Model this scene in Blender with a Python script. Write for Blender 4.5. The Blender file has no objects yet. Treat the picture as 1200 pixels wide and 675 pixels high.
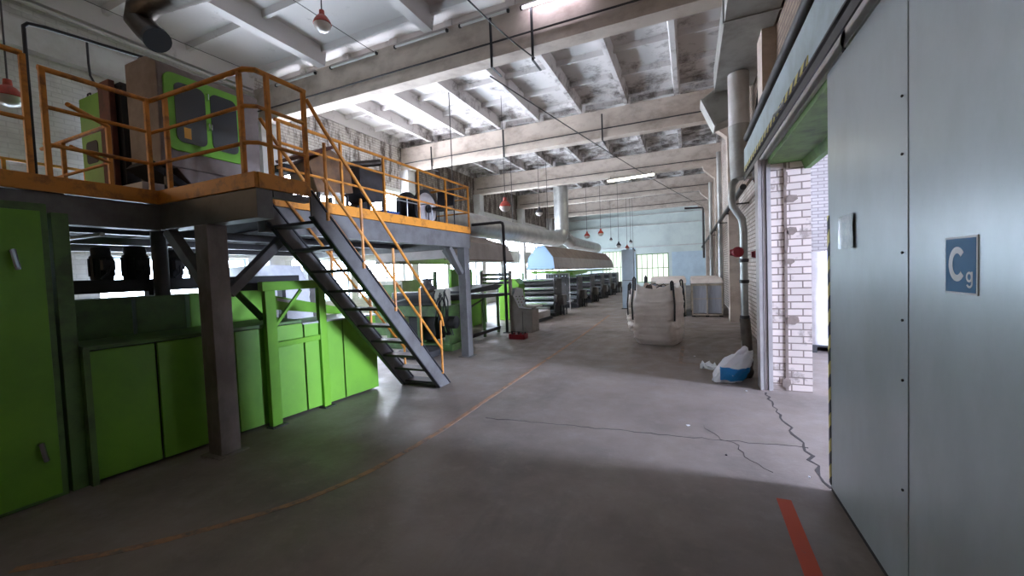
import bpy, bmesh, math, random
from mathutils import Vector, Matrix, noise
random.seed(7)
S = bpy.context.scene
COL = S.collection
V = Vector

# ---------------------------------------------------------------- camera, world, exposure
cam_d = bpy.data.cameras.new('camera'); cam = bpy.data.objects.new('camera', cam_d); COL.objects.link(cam)
cam_d.sensor_width = 36.0; cam_d.lens = 475.0 / 1200.0 * 36.0; cam_d.clip_start = 0.05; cam_d.clip_end = 200
ax = V((0.91543553, 0.01987867, 0.40197342)); ay = V((0.40059953, 0.05103792, -0.91483066)); az = V((-0.03870151, 0.99849886, 0.03875854))
M = Matrix((ax, ay, az)).to_4x4()          # rows: world axes in camera space, so M takes camera vectors to world
cam.matrix_world = Matrix.Translation((0, 0, 1.6)) @ M
S.camera = cam
w = bpy.data.worlds.new('world'); S.world = w; w.use_nodes = True
w.node_tree.nodes['Background'].inputs[0].default_value = (0.75, 0.86, 1.0, 1)
w.node_tree.nodes['Background'].inputs[1].default_value = 0.35
S.view_settings.view_transform = 'Standard'; S.view_settings.look = 'None'
S.view_settings.exposure = 1.25; S.view_settings.gamma = 1.0; S.view_settings.use_curve_mapping = False
try:
    S.cycles.sample_clamp_indirect = 6.0; S.cycles.max_bounces = 10; S.cycles.diffuse_bounces = 6
    S.cycles.caustics_reflective = False; S.cycles.caustics_refractive = False
except Exception: pass
WIN_UP = 20.0      # daylight strength of the upper left windows
WIN_LOW = 14.0      # lower left windows
WIN_BACK = .55
WIN_FILL = 1.0    # unseen windows added behind the camera as warm fill light
GATE = 165.0        # daylight window of the side room

# ---------------------------------------------------------------- materials
def s2l(c): return tuple(((x/255)/12.92 if x/255 <= .04045 else ((x/255+.055)/1.055)**2.4) for x in c)
def nodes(name):
    m = bpy.data.materials.new(name); m.use_nodes = True
    nt = m.node_tree; return m, nt, nt.nodes, nt.links, nt.nodes['Principled BSDF']
def mat(name, rgb, rough=.6, metal=0, dirt=None, amt=.5, scale=3.0, bump=0.0, stretch=(1,1,1), lo=.42, hi=.62, spec=.5):
    """paint or metal with worn, dirty patches of its own"""
    m, nt, N, L, b = nodes(name)
    b.inputs['Roughness'].default_value = rough; b.inputs['Metallic'].default_value = metal
    b.inputs['Specular IOR Level'].default_value = spec
    c = s2l(rgb) + (1,)
    b.inputs['Base Color'].default_value = c
    if dirt is not None:
        g = N.new('ShaderNodeNewGeometry'); mp = N.new('ShaderNodeMapping'); mp.inputs['Scale'].default_value = stretch
        L.new(g.outputs['Position'], mp.inputs['Vector'])
        t = N.new('ShaderNodeTexNoise'); t.inputs['Scale'].default_value = scale; t.inputs['Detail'].default_value = 8; t.inputs['Roughness'].default_value = .65
        L.new(mp.outputs[0], t.inputs['Vector'])
        r = N.new('ShaderNodeMapRange'); r.inputs[1].default_value = lo; r.inputs[2].default_value = hi; r.inputs[4].default_value = amt
        L.new(t.outputs[0], r.inputs[0])
        x = N.new('ShaderNodeMix'); x.data_type = 'RGBA'; x.inputs[6].default_value = c; x.inputs[7].default_value = s2l(dirt) + (1,)
        L.new(r.outputs[0], x.inputs[0]); L.new(x.outputs[2], b.inputs['Base Color'])
        if bump:
            bp = N.new('ShaderNodeBump'); bp.inputs['Strength'].default_value = bump; bp.inputs['Distance'].default_value = .02
            L.new(t.outputs[0], bp.inputs['Height']); L.new(bp.outputs[0], b.inputs['Normal'])
    return m
def brick(name, c1, c2, mortar, plane='YZ', bw=.27, bh=.085, ms=.012, dirt=None, amt=.5, dscale=1.2, lo=.5, hi=.6, stretch=(1,1,1), bump=.5):
    m, nt, N, L, b = nodes(name); b.inputs['Roughness'].default_value = .85
    g = N.new('ShaderNodeNewGeometry'); sp = N.new('ShaderNodeSeparateXYZ'); cb = N.new('ShaderNodeCombineXYZ')
    L.new(g.outputs['Position'], sp.inputs[0])
    L.new(sp.outputs[0 if plane == 'XZ' else 1], cb.inputs[0]); L.new(sp.outputs[2], cb.inputs[1])
    t = N.new('ShaderNodeTexBrick'); t.inputs['Scale'].default_value = 1.0
    t.inputs['Brick Width'].default_value = bw; t.inputs['Row Height'].default_value = bh; t.inputs['Mortar Size'].default_value = ms
    t.inputs['Mortar Smooth'].default_value = .3; t.inputs['Bias'].default_value = 0
    for i, c in ((1, c1), (2, c2), (3, mortar)): t.inputs[i].default_value = s2l(c) + (1,)
    L.new(cb.outputs[0], t.inputs[0])
    out = t.outputs[0]
    if dirt:
        mp = N.new('ShaderNodeMapping'); mp.inputs['Scale'].default_value = stretch; L.new(g.outputs['Position'], mp.inputs[0])
        n = N.new('ShaderNodeTexNoise'); n.inputs['Scale'].default_value = dscale; n.inputs['Detail'].default_value = 8; n.inputs['Roughness'].default_value = .7
        L.new(mp.outputs[0], n.inputs['Vector'])
        r = N.new('ShaderNodeMapRange'); r.inputs[1].default_value = lo; r.inputs[2].default_value = hi; r.inputs[4].default_value = amt
        L.new(n.outputs[0], r.inputs[0])
        x = N.new('ShaderNodeMix'); x.data_type = 'RGBA'; x.inputs[7].default_value = s2l(dirt) + (1,)
        L.new(r.outputs[0], x.inputs[0]); L.new(out, x.inputs[6]); out = x.outputs[2]
    L.new(out, b.inputs['Base Color'])
    bp = N.new('ShaderNodeBump'); bp.invert = True; bp.inputs['Strength'].default_value = bump; bp.inputs['Distance'].default_value = .01
    L.new(t.outputs[1], bp.inputs['Height']); L.new(bp.outputs[0], b.inputs['Normal'])
    return m
def emit(name, rgb, strength):
    m, nt, N, L, b = nodes(name)
    b.inputs['Base Color'].default_value = (.5, .5, .5, 1); b.inputs['Roughness'].default_value = .1
    b.inputs['Emission Color'].default_value = s2l(rgb) + (1,); b.inputs['Emission Strength'].default_value = strength
    return m
def hazard(name):
    m, nt, N, L, b = nodes(name); b.inputs['Roughness'].default_value = .5
    g = N.new('ShaderNodeNewGeometry'); d = N.new('ShaderNodeVectorMath'); d.operation = 'DOT_PRODUCT'
    d.inputs[1].default_value = (0, 5.6, 5.6); L.new(g.outputs['Position'], d.inputs[0])
    f = N.new('ShaderNodeMath'); f.operation = 'FRACT'; L.new(d.outputs['Value'], f.inputs[0])
    q = N.new('ShaderNodeMath'); q.operation = 'GREATER_THAN'; q.inputs[1].default_value = .5; L.new(f.outputs[0], q.inputs[0])
    x = N.new('ShaderNodeMix'); x.data_type = 'RGBA'; x.inputs[6].default_value = s2l((28, 30, 32)) + (1,); x.inputs[7].default_value = s2l((196, 184, 96)) + (1,)
    L.new(q.outputs[0], x.inputs[0]); L.new(x.outputs[2], b.inputs['Base Color']); return m

def floor_mat():
    m, nt, N, L, b = nodes('concrete_floor')
    g = N.new('ShaderNodeNewGeometry')
    def noi(sc, det=8, stretch=(1,1,1)):
        mp = N.new('ShaderNodeMapping'); mp.inputs['Scale'].default_value = stretch; L.new(g.outputs['Position'], mp.inputs[0])
        t = N.new('ShaderNodeTexNoise'); t.inputs['Scale'].default_value = sc; t.inputs['Detail'].default_value = det; t.inputs['Roughness'].default_value = .65
        L.new(mp.outputs[0], t.inputs['Vector']); return t.outputs[0]
    def mix(f, a, c, lo, hi, amt):
        r = N.new('ShaderNodeMapRange'); r.inputs[1].default_value = lo; r.inputs[2].default_value = hi; r.inputs[4].default_value = amt; L.new(f, r.inputs[0])
        x = N.new('ShaderNodeMix'); x.data_type = 'RGBA'; L.new(r.outputs[0], x.inputs[0])
        if isinstance(a, tuple): x.inputs[6].default_value = s2l(a) + (1,)
        else: L.new(a, x.inputs[6])
        x.inputs[7].default_value = s2l(c) + (1,); return x.outputs[2]
    c = mix(noi(.8), (136, 124, 116), (106, 96, 90), .4, .65, .8)
    c = mix(noi(7, 10), c, (148, 137, 130), .55, .72, .45)
    c = mix(noi(1.3, 8, (1, .25, 1)), c, (78, 72, 70), .56, .74, .55)
    # arcs left by turning truck tyres
    w = N.new('ShaderNodeTexWave'); w.wave_type = 'RINGS'; w.rings_direction = 'Z'; w.inputs['Scale'].default_value = .9; w.inputs['Distortion'].default_value = 5; w.inputs['Detail'].default_value = 3; w.inputs['Detail Scale'].default_value = .4
    mp = N.new('ShaderNodeMapping'); mp.inputs['Location'].default_value = (-2.2, -8.5, 0); L.new(g.outputs['Position'], mp.inputs[0]); L.new(mp.outputs[0], w.inputs[0])
    sp = N.new('ShaderNodeSeparateXYZ'); L.new(g.outputs['Position'], sp.inputs[0])
    gate = N.new('ShaderNodeMapRange'); gate.inputs[1].default_value = 5.5; gate.inputs[2].default_value = 8.0; L.new(sp.outputs[1], gate.inputs[0])
    mu = N.new('ShaderNodeMath'); mu.operation = 'MULTIPLY'; L.new(w.outputs[1], mu.inputs[0]); L.new(gate.outputs[0], mu.inputs[1])
    c = mix(mu.outputs[0], c, (150, 145, 142), .72, .95, .22)
    L.new(c, b.inputs['Base Color'])
    ro = N.new('ShaderNodeMapRange'); ro.inputs[1].default_value = .35; ro.inputs[2].default_value = .7; ro.inputs[3].default_value = .42; ro.inputs[4].default_value = .8
    L.new(noi(2.2), ro.inputs[0]); L.new(ro.outputs[0], b.inputs['Roughness'])
    bp = N.new('ShaderNodeBump'); bp.inputs['Strength'].default_value = .25; bp.inputs['Distance'].default_value = .01; L.new(noi(28, 6), bp.inputs['Height']); L.new(bp.outputs[0], b.inputs['Normal'])
    return m
def worn_line(name, rgb, lo, hi):
    m = mat(name, rgb, .7, 0, (112, 103, 98), .95, 9, lo=lo, hi=hi); return m
def ceil_mat():
    """whitewashed concrete with soot and damp that grows towards the second bay"""
    m, nt, N, L, b = nodes('whitewashed_ceiling'); b.inputs['Roughness'].default_value = .9
    g = N.new('ShaderNodeNewGeometry'); sp = N.new('ShaderNodeSeparateXYZ'); L.new(g.outputs['Position'], sp.inputs[0])
    t = N.new('ShaderNodeTexNoise'); t.inputs['Scale'].default_value = 1.6; t.inputs['Detail'].default_value = 10; t.inputs['Roughness'].default_value = .72; L.new(g.outputs['Position'], t.inputs['Vector'])
    a = N.new('ShaderNodeMapRange'); a.inputs[1].default_value = 7.5; a.inputs[2].default_value = 14.5; a.inputs[3].default_value = 0; a.inputs[4].default_value = .18; L.new(sp.outputs[1], a.inputs[0])
    ad = N.new('ShaderNodeMath'); ad.operation = 'ADD'; L.new(t.outputs[0], ad.inputs[0]); L.new(a.outputs[0], ad.inputs[1])
    r = N.new('ShaderNodeMapRange'); r.inputs[1].default_value = .6; r.inputs[2].default_value = .76; r.inputs[4].default_value = .85; L.new(ad.outputs[0], r.inputs[0])
    x = N.new('ShaderNodeMix'); x.data_type = 'RGBA'; x.inputs[6].default_value = s2l((204, 200, 198)) + (1,); x.inputs[7].default_value = s2l((84, 74, 68)) + (1,)
    L.new(r.outputs[0], x.inputs[0]); L.new(x.outputs[2], b.inputs['Base Color']); return m

MT = {}
MT['floor'] = floor_mat()
MT['ceiling'] = ceil_mat()
MT['beam'] = mat('beam_whitewash', (196, 184, 172), .85, 0, (144, 128, 116), .65, 2.0, stretch=(1, 1, 1.5), lo=.45, hi=.7)
MT['white_wall'] = mat('white_wall', (206, 206, 204), .85, 0, (160, 155, 148), .5, 1.2)
MT['mint'] = mat('pale_mint_wall', (212, 222, 218), .8, 0, (184, 194, 194), .5, .8)
MT['blue_wall'] = mat('pale_blue_wall', (194, 212, 224), .7, 0, (168, 186, 200), .5, 1.5)
MT['side_brick'] = brick('right_wall_brick', (206, 196, 188), (186, 176, 168), (120, 110, 104), 'YZ', dirt=(150, 134, 122), amt=.6)
MT['left_brick'] = brick('left_wall_brick', (204, 204, 198), (198, 198, 192), (186, 186, 180), 'YZ', ms=.009, bump=.25, dirt=(160, 156, 146), amt=.4)
MT['peel'] = brick('peeling_wall', (208, 204, 200), (196, 190, 184), (168, 160, 154), 'YZ', dirt=(74, 60, 52), amt=.9, dscale=3.2, stretch=(1, 1, .3), lo=.47, hi=.6)
MT['peel_dark'] = brick('sooty_wall', (176, 166, 156), (160, 150, 140), (120, 112, 104), 'YZ', dirt=(64, 50, 42), amt=.9, dscale=3.2, stretch=(1, 1, .3), lo=.38, hi=.55)
MT['pier_brick'] = brick('pier_brick', (216, 200, 190), (200, 186, 176), (140, 124, 114), 'XZ', bw=.25, bh=.085, ms=.009, dirt=(134, 120, 112), amt=.8, dscale=2.4, lo=.55, hi=.62, bump=.8)
MT['brown_brick'] = brick('brown_upper_brick', (150, 132, 118), (132, 116, 104), (104, 92, 84), 'YZ')
MT['door_metal'] = mat('galvanised_door_sheet', (176, 186, 191), .34, .3, (146, 156, 158), .5, 1.2, stretch=(1, 1, .5))
MT['header'] = mat('pale_blue_sheet', (168, 186, 192), .5, .2, (140, 152, 152), .5, 3)
MT['lintel_green'] = mat('green_lintel_paint', (96, 132, 70), .6, 0, (60, 72, 48), .7, 4)
MT['dark'] = mat('dark_grime_and_shade', (34, 32, 32), .7)  # also on the backing sheets that stand for shade between the rollers
MT['black'] = mat('black_paint', (30, 30, 34), .5)
MT['rubber'] = mat('black_rubber', (26, 26, 28), .75)
MT['steel'] = mat('grey_steel_paint', (110, 109, 106), .55, .2, (78, 72, 70), .6, 3)
MT['steel_dk'] = mat('dark_steel_paint', (70, 68, 70), .55, .25, (52, 48, 46), .6, 4)
MT['col_brown'] = mat('column_paint', (146, 138, 132), .6, .1, (86, 70, 60), .7, 2, stretch=(1, 1, .5))
MT['orange'] = mat('orange_rail_paint', (206, 134, 44), .5, 0, (120, 74, 36), .75, 7, lo=.5, hi=.66)
MT['green'] = mat('bright_green_paint', (112, 170, 46), .42, 0, (88, 138, 42), .5, 1.6)
MT['green_dk'] = mat('dirty_green_paint', (84, 120, 60), .55, 0, (58, 70, 44), .75, 3)
MT['cream'] = mat('cream_panel_paint', (196, 192, 176), .5, 0, (150, 146, 130), .5, 3)
MT['cab'] = mat('brown_grey_cab_paint', (126, 114, 106), .6, .1, (96, 80, 68), .7, 2.5)
MT['glass_dk'] = mat('dark_tinted_glass', (58, 60, 60), .15, 0, spec=.8)
MT['rust'] = mat('rust_brown_paint', (104, 54, 38), .7, 0, (60, 34, 26), .7, 5)
MT['galv'] = mat('galvanised_sheet', (176, 178, 176), .42, .65, (132, 132, 128), .5, 2.5)
MT['galv_dull'] = mat('dull_grey_sheet', (168, 170, 166), .6, .3, (126, 124, 116), .6, 2.0)
MT['hood_top'] = mat('dusty_hood_top', (138, 124, 114), .8, 0, (112, 98, 90), .6, 3)
MT['hood'] = mat('grey_hood_sheet', (178, 172, 168), .6, .1, (150, 142, 136), .5, 3)
MT['hood_blue'] = mat('pale_blue_hood_end', (150, 180, 212), .7)
MT['chrome'] = mat('polished_roller', (200, 206, 212), .22, .9)
MT['brass'] = mat('worn_brass', (170, 150, 100), .35, .8)
MT['red'] = mat('red_lamp_enamel', (176, 62, 44), .45, 0, (120, 50, 40), .6, 20)
MT['redbox'] = mat('dark_red_plastic', (138, 24, 40), .45)
MT['globe'] = mat('dusty_lamp_glass', (206, 198, 190), .2, spec=.8)
MT['duct_dk'] = mat('dark_spiral_duct', (74, 66, 58), .45, .6, (46, 40, 34), .6, 5)
MT['bag'] = mat('woven_white_bag', (244, 234, 226), .7, 0, (220, 206, 196), .5, 3, bump=.5)
MT['plastic_white'] = mat('white_plastic_film', (226, 226, 228), .35, 0, (196, 196, 200), .5, 6)
MT['grey_bag'] = mat('grey_sack_cloth', (104, 96, 90), .8, 0, (70, 64, 60), .6, 6)
MT['blue'] = mat('blue_plastic', (40, 74, 130), .5)
MT['sign_blue'] = mat('sign_blue', (16, 96, 146), .5, spec=.25)
MT['sign_white'] = mat('sign_white', (226, 232, 238), .5, spec=.25)
MT['grey_box'] = mat('console_grey', (150, 142, 134), .55, .1, (120, 112, 104), .5, 4)
MT['crate_grey'] = mat('crate_plastic_sheet', (172, 178, 190), .4, 0, (144, 150, 164), .5, 5, stretch=(6, 6, .6))
MT['wood'] = mat('pale_frame_wood', (196, 186, 170), .7, 0, (150, 138, 120), .5, 8)
MT['paint_yellow'] = worn_line('worn_orange_floor_line', (176, 130, 98), .43, .63)
MT['paint_red'] = worn_line('red_orange_floor_line', (196, 78, 44), .62, .78)
MT['paint_pale'] = worn_line('faint_floor_line', (150, 122, 104), .4, .55)
MT['crack'] = mat('floor_crack', (62, 56, 54), .95)
MT['hazard'] = hazard('hazard_stripe')
MT['tube_on'] = emit('lit_tube', (240, 232, 255), 9)
MT['tube_off'] = mat('unlit_tube', (214, 214, 210), .35)
MT['curtain'] = mat('dark_strip_curtain', (72, 70, 70), .5, 0, (44, 42, 42), .6, 12, stretch=(8, 8, .4))
MT['pane_up'] = emit('daylit_upper_pane', (236, 240, 255), WIN_UP)
MT['pane_fill'] = emit('added_fill_pane', (255, 218, 180), WIN_FILL)
MT['pane_low'] = emit('daylit_lower_pane', (214, 234, 255), WIN_LOW)
MT['pane_back'] = emit('daylit_back_pane', (232, 244, 226), WIN_BACK)
MT['pane_gate'] = emit('daylit_gate_pane', (206, 220, 255), GATE)
MT['win_frame'] = mat('grey_window_frame', (170, 178, 182), .6)
MT['win_green'] = mat('green_window_frame', (116, 146, 96), .6)

# ---------------------------------------------------------------- mesh helpers
class MB:
    def __init__(s): s.v = []; s.f = []; s.mi = []; s.cm = 0
    def add(s, vs, fs):
        n = len(s.v); s.v += [tuple(p) for p in vs]; s.f += [tuple(i+n for i in f) for f in fs]; s.mi += [s.cm]*len(fs); return s
    def box(s, a, b):
        x0, y0, z0 = a; x1, y1, z1 = b
        return s.add([(x0,y0,z0),(x1,y0,z0),(x1,y1,z0),(x0,y1,z0),(x0,y0,z1),(x1,y0,z1),(x1,y1,z1),(x0,y1,z1)],
                     [(0,3,2,1),(4,5,6,7),(0,1,5,4),(1,2,6,5),(2,3,7,6),(3,0,4,7)])
    def bar(s, p, q, w, h, up=(0,0,1)):
        p, q, up = V(p), V(q), V(up); d = (q-p).normalized()
        if abs(d.dot(up)) > .98: up = V((0,1,0))
        a = d.cross(up).normalized()*w/2; c = a.cross(d).normalized()*h/2
        return s.add([p-a-c,p+a-c,p+a+c,p-a+c,q-a-c,q+a-c,q+a+c,q-a+c],
                     [(0,3,2,1),(4,5,6,7),(0,1,5,4),(1,2,6,5),(2,3,7,6),(3,0,4,7)])
    def tube(s, pts, r, n=10, cap=True):
        pts = [V(p) for p in pts]; rs = r if isinstance(r, (list, tuple)) else [r]*len(pts)
        rings = []; prev = None
        for i, p in enumerate(pts):
            d = ((pts[i+1]-p).normalized() if i < len(pts)-1 else V((0,0,0))) + ((p-pts[i-1]).normalized() if i else V((0,0,0)))
            d.normalize()
            if prev is None:
                u = V((0,0,1)) if abs(d.z) < .9 else V((1,0,0)); u = (u - d*u.dot(d)).normalized()
            else: u = (prev - d*prev.dot(d)).normalized()
            prev = u; w = d.cross(u)
            rings.append([p + (u*math.cos(2*math.pi*k/n) + w*math.sin(2*math.pi*k/n))*rs[i] for k in range(n)])
        vs = [x for rg in rings for x in rg]; fs = []
        for i in range(len(pts)-1):
            for k in range(n): fs.append((i*n+k, i*n+(k+1)%n, (i+1)*n+(k+1)%n, (i+1)*n+k))
        if cap: fs.append(tuple(range(n))[::-1]); fs.append(tuple((len(pts)-1)*n+k for k in range(n)))
        return s.add(vs, fs)
    def lathe(s, c, prof, n=20, axis='z'):
        c = V(c); vs = []; fs = []
        for (r, z) in prof:
            for k in range(n):
                a = 2*math.pi*k/n; x, y = r*math.cos(a), r*math.sin(a)
                vs.append(c + (V((x,y,z)) if axis == 'z' else V((z,x,y)) if axis == 'x' else V((x,z,y))))
        for i in range(len(prof)-1):
            for k in range(n): fs.append((i*n+k, i*n+(k+1)%n, (i+1)*n+(k+1)%n, (i+1)*n+k))
        fs.append(tuple(range(n))[::-1]); fs.append(tuple((len(prof)-1)*n+k for k in range(n)))
        return s.add(vs, fs)
    def prism(s, pts, ext):
        pts = [V(p) for p in pts]; e = V(ext); n = len(pts)
        return s.add(pts + [p+e for p in pts], [tuple(range(n))[::-1], tuple(range(n, 2*n))] + [(i, (i+1)%n, n+(i+1)%n, n+i) for i in range(n)])
    def build(s, name, m, parent=None, bevel=0.0, shade=True):
        w = V(parent['_w']) if parent is not None else V((0,0,0))
        me = bpy.data.meshes.new(name); me.from_pydata([tuple(V(p)-w) for p in s.v], [], s.f)
        bm = bmesh.new(); bm.from_mesh(me)
        if len(s.mi) == len(bm.faces):
            for f, k in zip(bm.faces, s.mi): f.material_index = k
        bmesh.ops.recalc_face_normals(bm, faces=bm.faces)
        for f in bm.faces: f.smooth = shade
        for e in bm.edges:
            if len(e.link_faces) != 2 or e.calc_face_angle(3) > .65: e.smooth = False
        bm.to_mesh(me); bm.free()
        for mm in (m if isinstance(m, (list, tuple)) else [m]): me.materials.append(MT[mm] if isinstance(mm, str) else mm)
        o = bpy.data.objects.new(name, me); COL.objects.link(o)
        if parent is not None: o.parent = parent; o['_w'] = tuple(w)
        else: o['_w'] = (0.0, 0.0, 0.0)
        if bevel:
            b = o.modifiers.new('bevel', 'BEVEL'); b.width = bevel; b.segments = 2; b.limit_method = 'ANGLE'; b.angle_limit = .7
        return o
def thing(name, loc, label, cat, group=None):
    o = bpy.data.objects.new(name, None); COL.objects.link(o); o.location = loc; o['_w'] = tuple(float(a) for a in loc)
    o['label'] = label; o['category'] = cat; o.empty_display_size = .1
    if group: o['group'] = group
    return o
def tag(o, label, cat, group=None, kind=None):
    o['label'] = label; o['category'] = cat
    if group: o['group'] = group
    if kind: o['kind'] = kind
    # move the origin to the base of the thing
    if o.type == 'MESH' and o.parent is None:
        vs = o.data.vertices; xs = [v.co.x for v in vs]; ys = [v.co.y for v in vs]; zs = [v.co.z for v in vs]
        c = V(((min(xs)+max(xs))/2, (min(ys)+max(ys))/2, min(zs)))
        o.data.transform(Matrix.Translation(-c)); o.location = o.location + c
    return o
def struct(o): o['kind'] = 'structure'; return o
def B(a, b): return MB().box(a, b)
def boxes(name, m, parent, items, bevel=0):
    for a, b_ in items: MB().box(a, b_).build(name, m, parent, bevel)
def copy_tree(o, loc, label, group=None):
    r = o.copy(); COL.objects.link(r); r.location = loc; r['label'] = label
    if group: r['group'] = group
    for ch in list(o.children):
        c = ch.copy(); COL.objects.link(c); c.parent = r
        for g in list(ch.children):
            d = g.copy(); COL.objects.link(d); d.parent = c
    return r
def wall_with_holes(mb, axis, at0, at1, u0, u1, z0, z1, holes):
    """solid slab between at0..at1 across axis; holes = (ua, ub, za, zb), all within; cut into a grid"""
    us = sorted({u0, u1} | {h[0] for h in holes} | {h[1] for h in holes}); zs = sorted({z0, z1} | {h[2] for h in holes} | {h[3] for h in holes})
    for i in range(len(us)-1):
        run = None
        for j in range(len(zs)-1):
            cu, cz = (us[i]+us[i+1])/2, (zs[j]+zs[j+1])/2
            hole = any(h[0] < cu < h[1] and h[2] < cz < h[3] for h in holes)
            if not hole and run is None: run = zs[j]
            if (hole or j == len(zs)-2) and run is not None:
                zt = zs[j] if hole else zs[j+1]
                if axis == 'x': mb.box((at0, us[i], run), (at1, us[i+1], zt))
                else: mb.box((us[i], at0, run), (us[i+1], at1, zt))
                run = None

# ================================================================= THE SETTING
BY = [7.3, 13.0, 18.7, 24.4, 30.1]      # rear faces of the roof beams
LX, RX, BK = -10.0, 1.25, 35.6
fl = struct(B((LX-.3, -9.2, -.2), (9.2, BK+.3, 0)).build('floor', 'floor'))
# --- left wall
holes_up = [(-8.6, -5.2, 2.6, 4.8), (-4.0, .6, 2.6, 4.8), (7.75, 9.4, 2.85, 4.75), (9.75, 12.5, 2.85, 4.75)]  # first two are unseen windows, added to brighten the door and near end
for y in BY[1:4]: holes_up += [(y+.5, y+2.6, 2.9, 3.6), (y+2.9, y+5.2, 2.9, 3.6)]
holes_low = [(1.9, 3.4, 1.0, 2.2), (3.8, 6.6, 1.0, 2.2)]
for y in BY: holes_low += [(y+.5, y+2.6, .95, 2.2), (y+2.9, y+5.2, .95, 2.2)]
mb = MB(); wall_with_holes(mb, 'x', LX-.3, LX, -9.2, BK+.3, 0, 4.9, holes_up+holes_low)
struct(mb.build('wall_left', 'left_brick'))
mb = MB()
mb.box((LX-.3, -9.2, 4.9), (LX, 7.0, 6.9)); mb.cm = 1; mb.box((LX-.3, 7.0, 4.9), (LX+.003, 13.0, 6.9)); mb.cm = 2; mb.box((LX-.3, 13.0, 4.9), (LX+.003, BK+.3, 6.9))
mb.box((LX, 13.3, 3.76), (LX+.02, 18.4, 4.9))
struct(mb.build('wall_left', ['left_brick', 'peel', 'peel_dark']))
nwin = 0
def make_window(axis, at, u0, u1, z0, z1, pane, frame='win_frame', nu=3, nz=2, fw=.05):
    """frame with mullions and its pane; at = plane position of the pane"""
    global nwin; nwin += 1
    mb = MB()
    def bx(ua, ub, za, zb, d0=-.05, d1=.05):
        if axis == 'x': mb.box((at+d0, ua, za), (at+d1, ub, zb))
        else: mb.box((ua, at+d0, za), (ub, at+d1, zb))
    bx(u0, u0+fw, z0, z1); bx(u1-fw, u1, z0, z1); bx(u0+fw, u1-fw, z0, z0+fw); bx(u0+fw, u1-fw, z1-fw, z1)
    for i in range(1, nu): u = u0+(u1-u0)*i/nu; bx(u-fw*.4, u+fw*.4, z0+fw, z1-fw, -.035, .035)
    for j in range(1, nz): z = z0+(z1-z0)*j/nz; bx(u0+fw, u1-fw, z-fw*.4, z+fw*.4, -.03, .03)
    o = struct(mb.build('window_%d' % nwin, frame))
    mb = MB()
    if axis == 'x': mb.box((at-.008, u0+.02, z0+.02), (at+.008, u1-.02, z1-.02))
    else: mb.box((u0+.02, at-.008, z0+.02), (u1-.02, at+.008, z1-.02))
    p = mb.build('pane', pane, o); p['label'] = 'glowing glass pane'
    return o
for h in holes_up: make_window('x', LX-.15, *h, 'pane_fill' if h[0] < 2 else 'pane_up', nu=3 if h[1]-h[0] > 2 else 2)  # the rear ones are added fill light
for h in holes_low: make_window('x', LX-.15, *h, 'pane_low', nu=3)
# pale vertical cladding strips on the left wall beside the cab
mb = MB()
for k in range(9): mb.box((LX, 5.55+k*.17, 2.3), (LX+.05, 5.55+k*.17+.12, 4.9))
struct(mb.build('trim_1', 'white_wall'))
mb = MB().box((LX, -4.0, 5.55), (LX+.18, 7.0, 6.0)); struct(mb.build('trim_2', 'white_wall'))
# --- columns against the left wall and the right wall under each beam
k = 3
for y in BY:
    struct(B((LX, y-.42, 0), (LX+.38, y, 5.6)).build('trim_%d' % k, 'white_wall')); k += 1
    struct(B((1.0, y-.45, 0), (RX+.05, y-.03, 5.6)).build('trim_%d' % k, 'beam')); k += 1
    # corbel
    mb = MB().prism([(1.0, y-.40, 5.6), (.55, y-.40, 5.6), (.62, y-.40, 5.42), (1.0, y-.40, 5.05)], (0, .35, 0)); struct(mb.build('trim_%d' % k, 'beam', shade=False)); k += 1
# --- back wall
mb = MB(); bh = [(-6.95, -5.12, .3, 3.05), (-4.1, -1.55, .3, 2.7)]
wall_with_holes(mb, 'y', BK, BK+.3, LX, RX+.5, 0, 6.9, bh)
struct(mb.build('wall_back', 'mint'))
struct(B((-1.3, BK-.03, .05), (RX+.1, BK, 2.75)).build('trim_%d' % k, 'blue_wall')); k += 1
struct(B((-5.08, BK-.04, .05), (-4.14, BK, 3.3)).build('trim_%d' % k, 'blue_wall')); k += 1
for z in (3.25, 5.05, 5.9): struct(B((LX, BK-.12, z), (RX, BK, z+.08)).build('trim_%d' % k, 'white_wall')); k += 1
for h in bh: make_window('y', BK+.12, *h, 'pane_back', 'win_green', nu=6, nz=2, fw=.07)
# --- wall behind the camera
struct(B((LX-.3, -9.5, 0), (9.2, -9.2, 6.9)).build('wall_front', 'white_wall'))
# --- right wall: brick with the gateway (Y 2.0 to 5.9)
mb = MB(); wall_with_holes(mb, 'x', RX, RX+.08, 6.1, BK+.3, 0, 6.9, [])
wall_with_holes(mb, 'x', RX, RX+.2, -9.2, 6.1, 3.3, 6.9, [])
mb.box((.98, -9.2, 0), (1.3, 1.9, 3.3))
struct(mb.build('wall_right', 'side_brick'))
struct(B((1.18, -9.2, 3.35), (1.25, 13.0, 6.4)).build('wall_right', 'brown_brick'))
# brick pier of the gateway and its lintel
pier = struct(B((.93, 5.9, 0), (1.34, 6.5, 2.86)).build('trim_%d' % k, 'pier_brick')); k += 1
mb = MB().box((.87, 1.9, 2.86), (1.36, 6.6, 3.3)); struct(mb.build('trim_%d' % k, 'white_wall')); k += 1
mb = MB().prism([(.90, 1.9, 2.86), (1.34, 1.9, 2.86), (1.34, 1.9, 2.70), (1.28, 1.9, 2.70), (1.25, 1.9, 2.80), (.90, 1.9, 2.80)], (0, 4.0, 0))
struct(mb.build('trim_%d' % k, 'lintel_green')); k += 1
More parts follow.
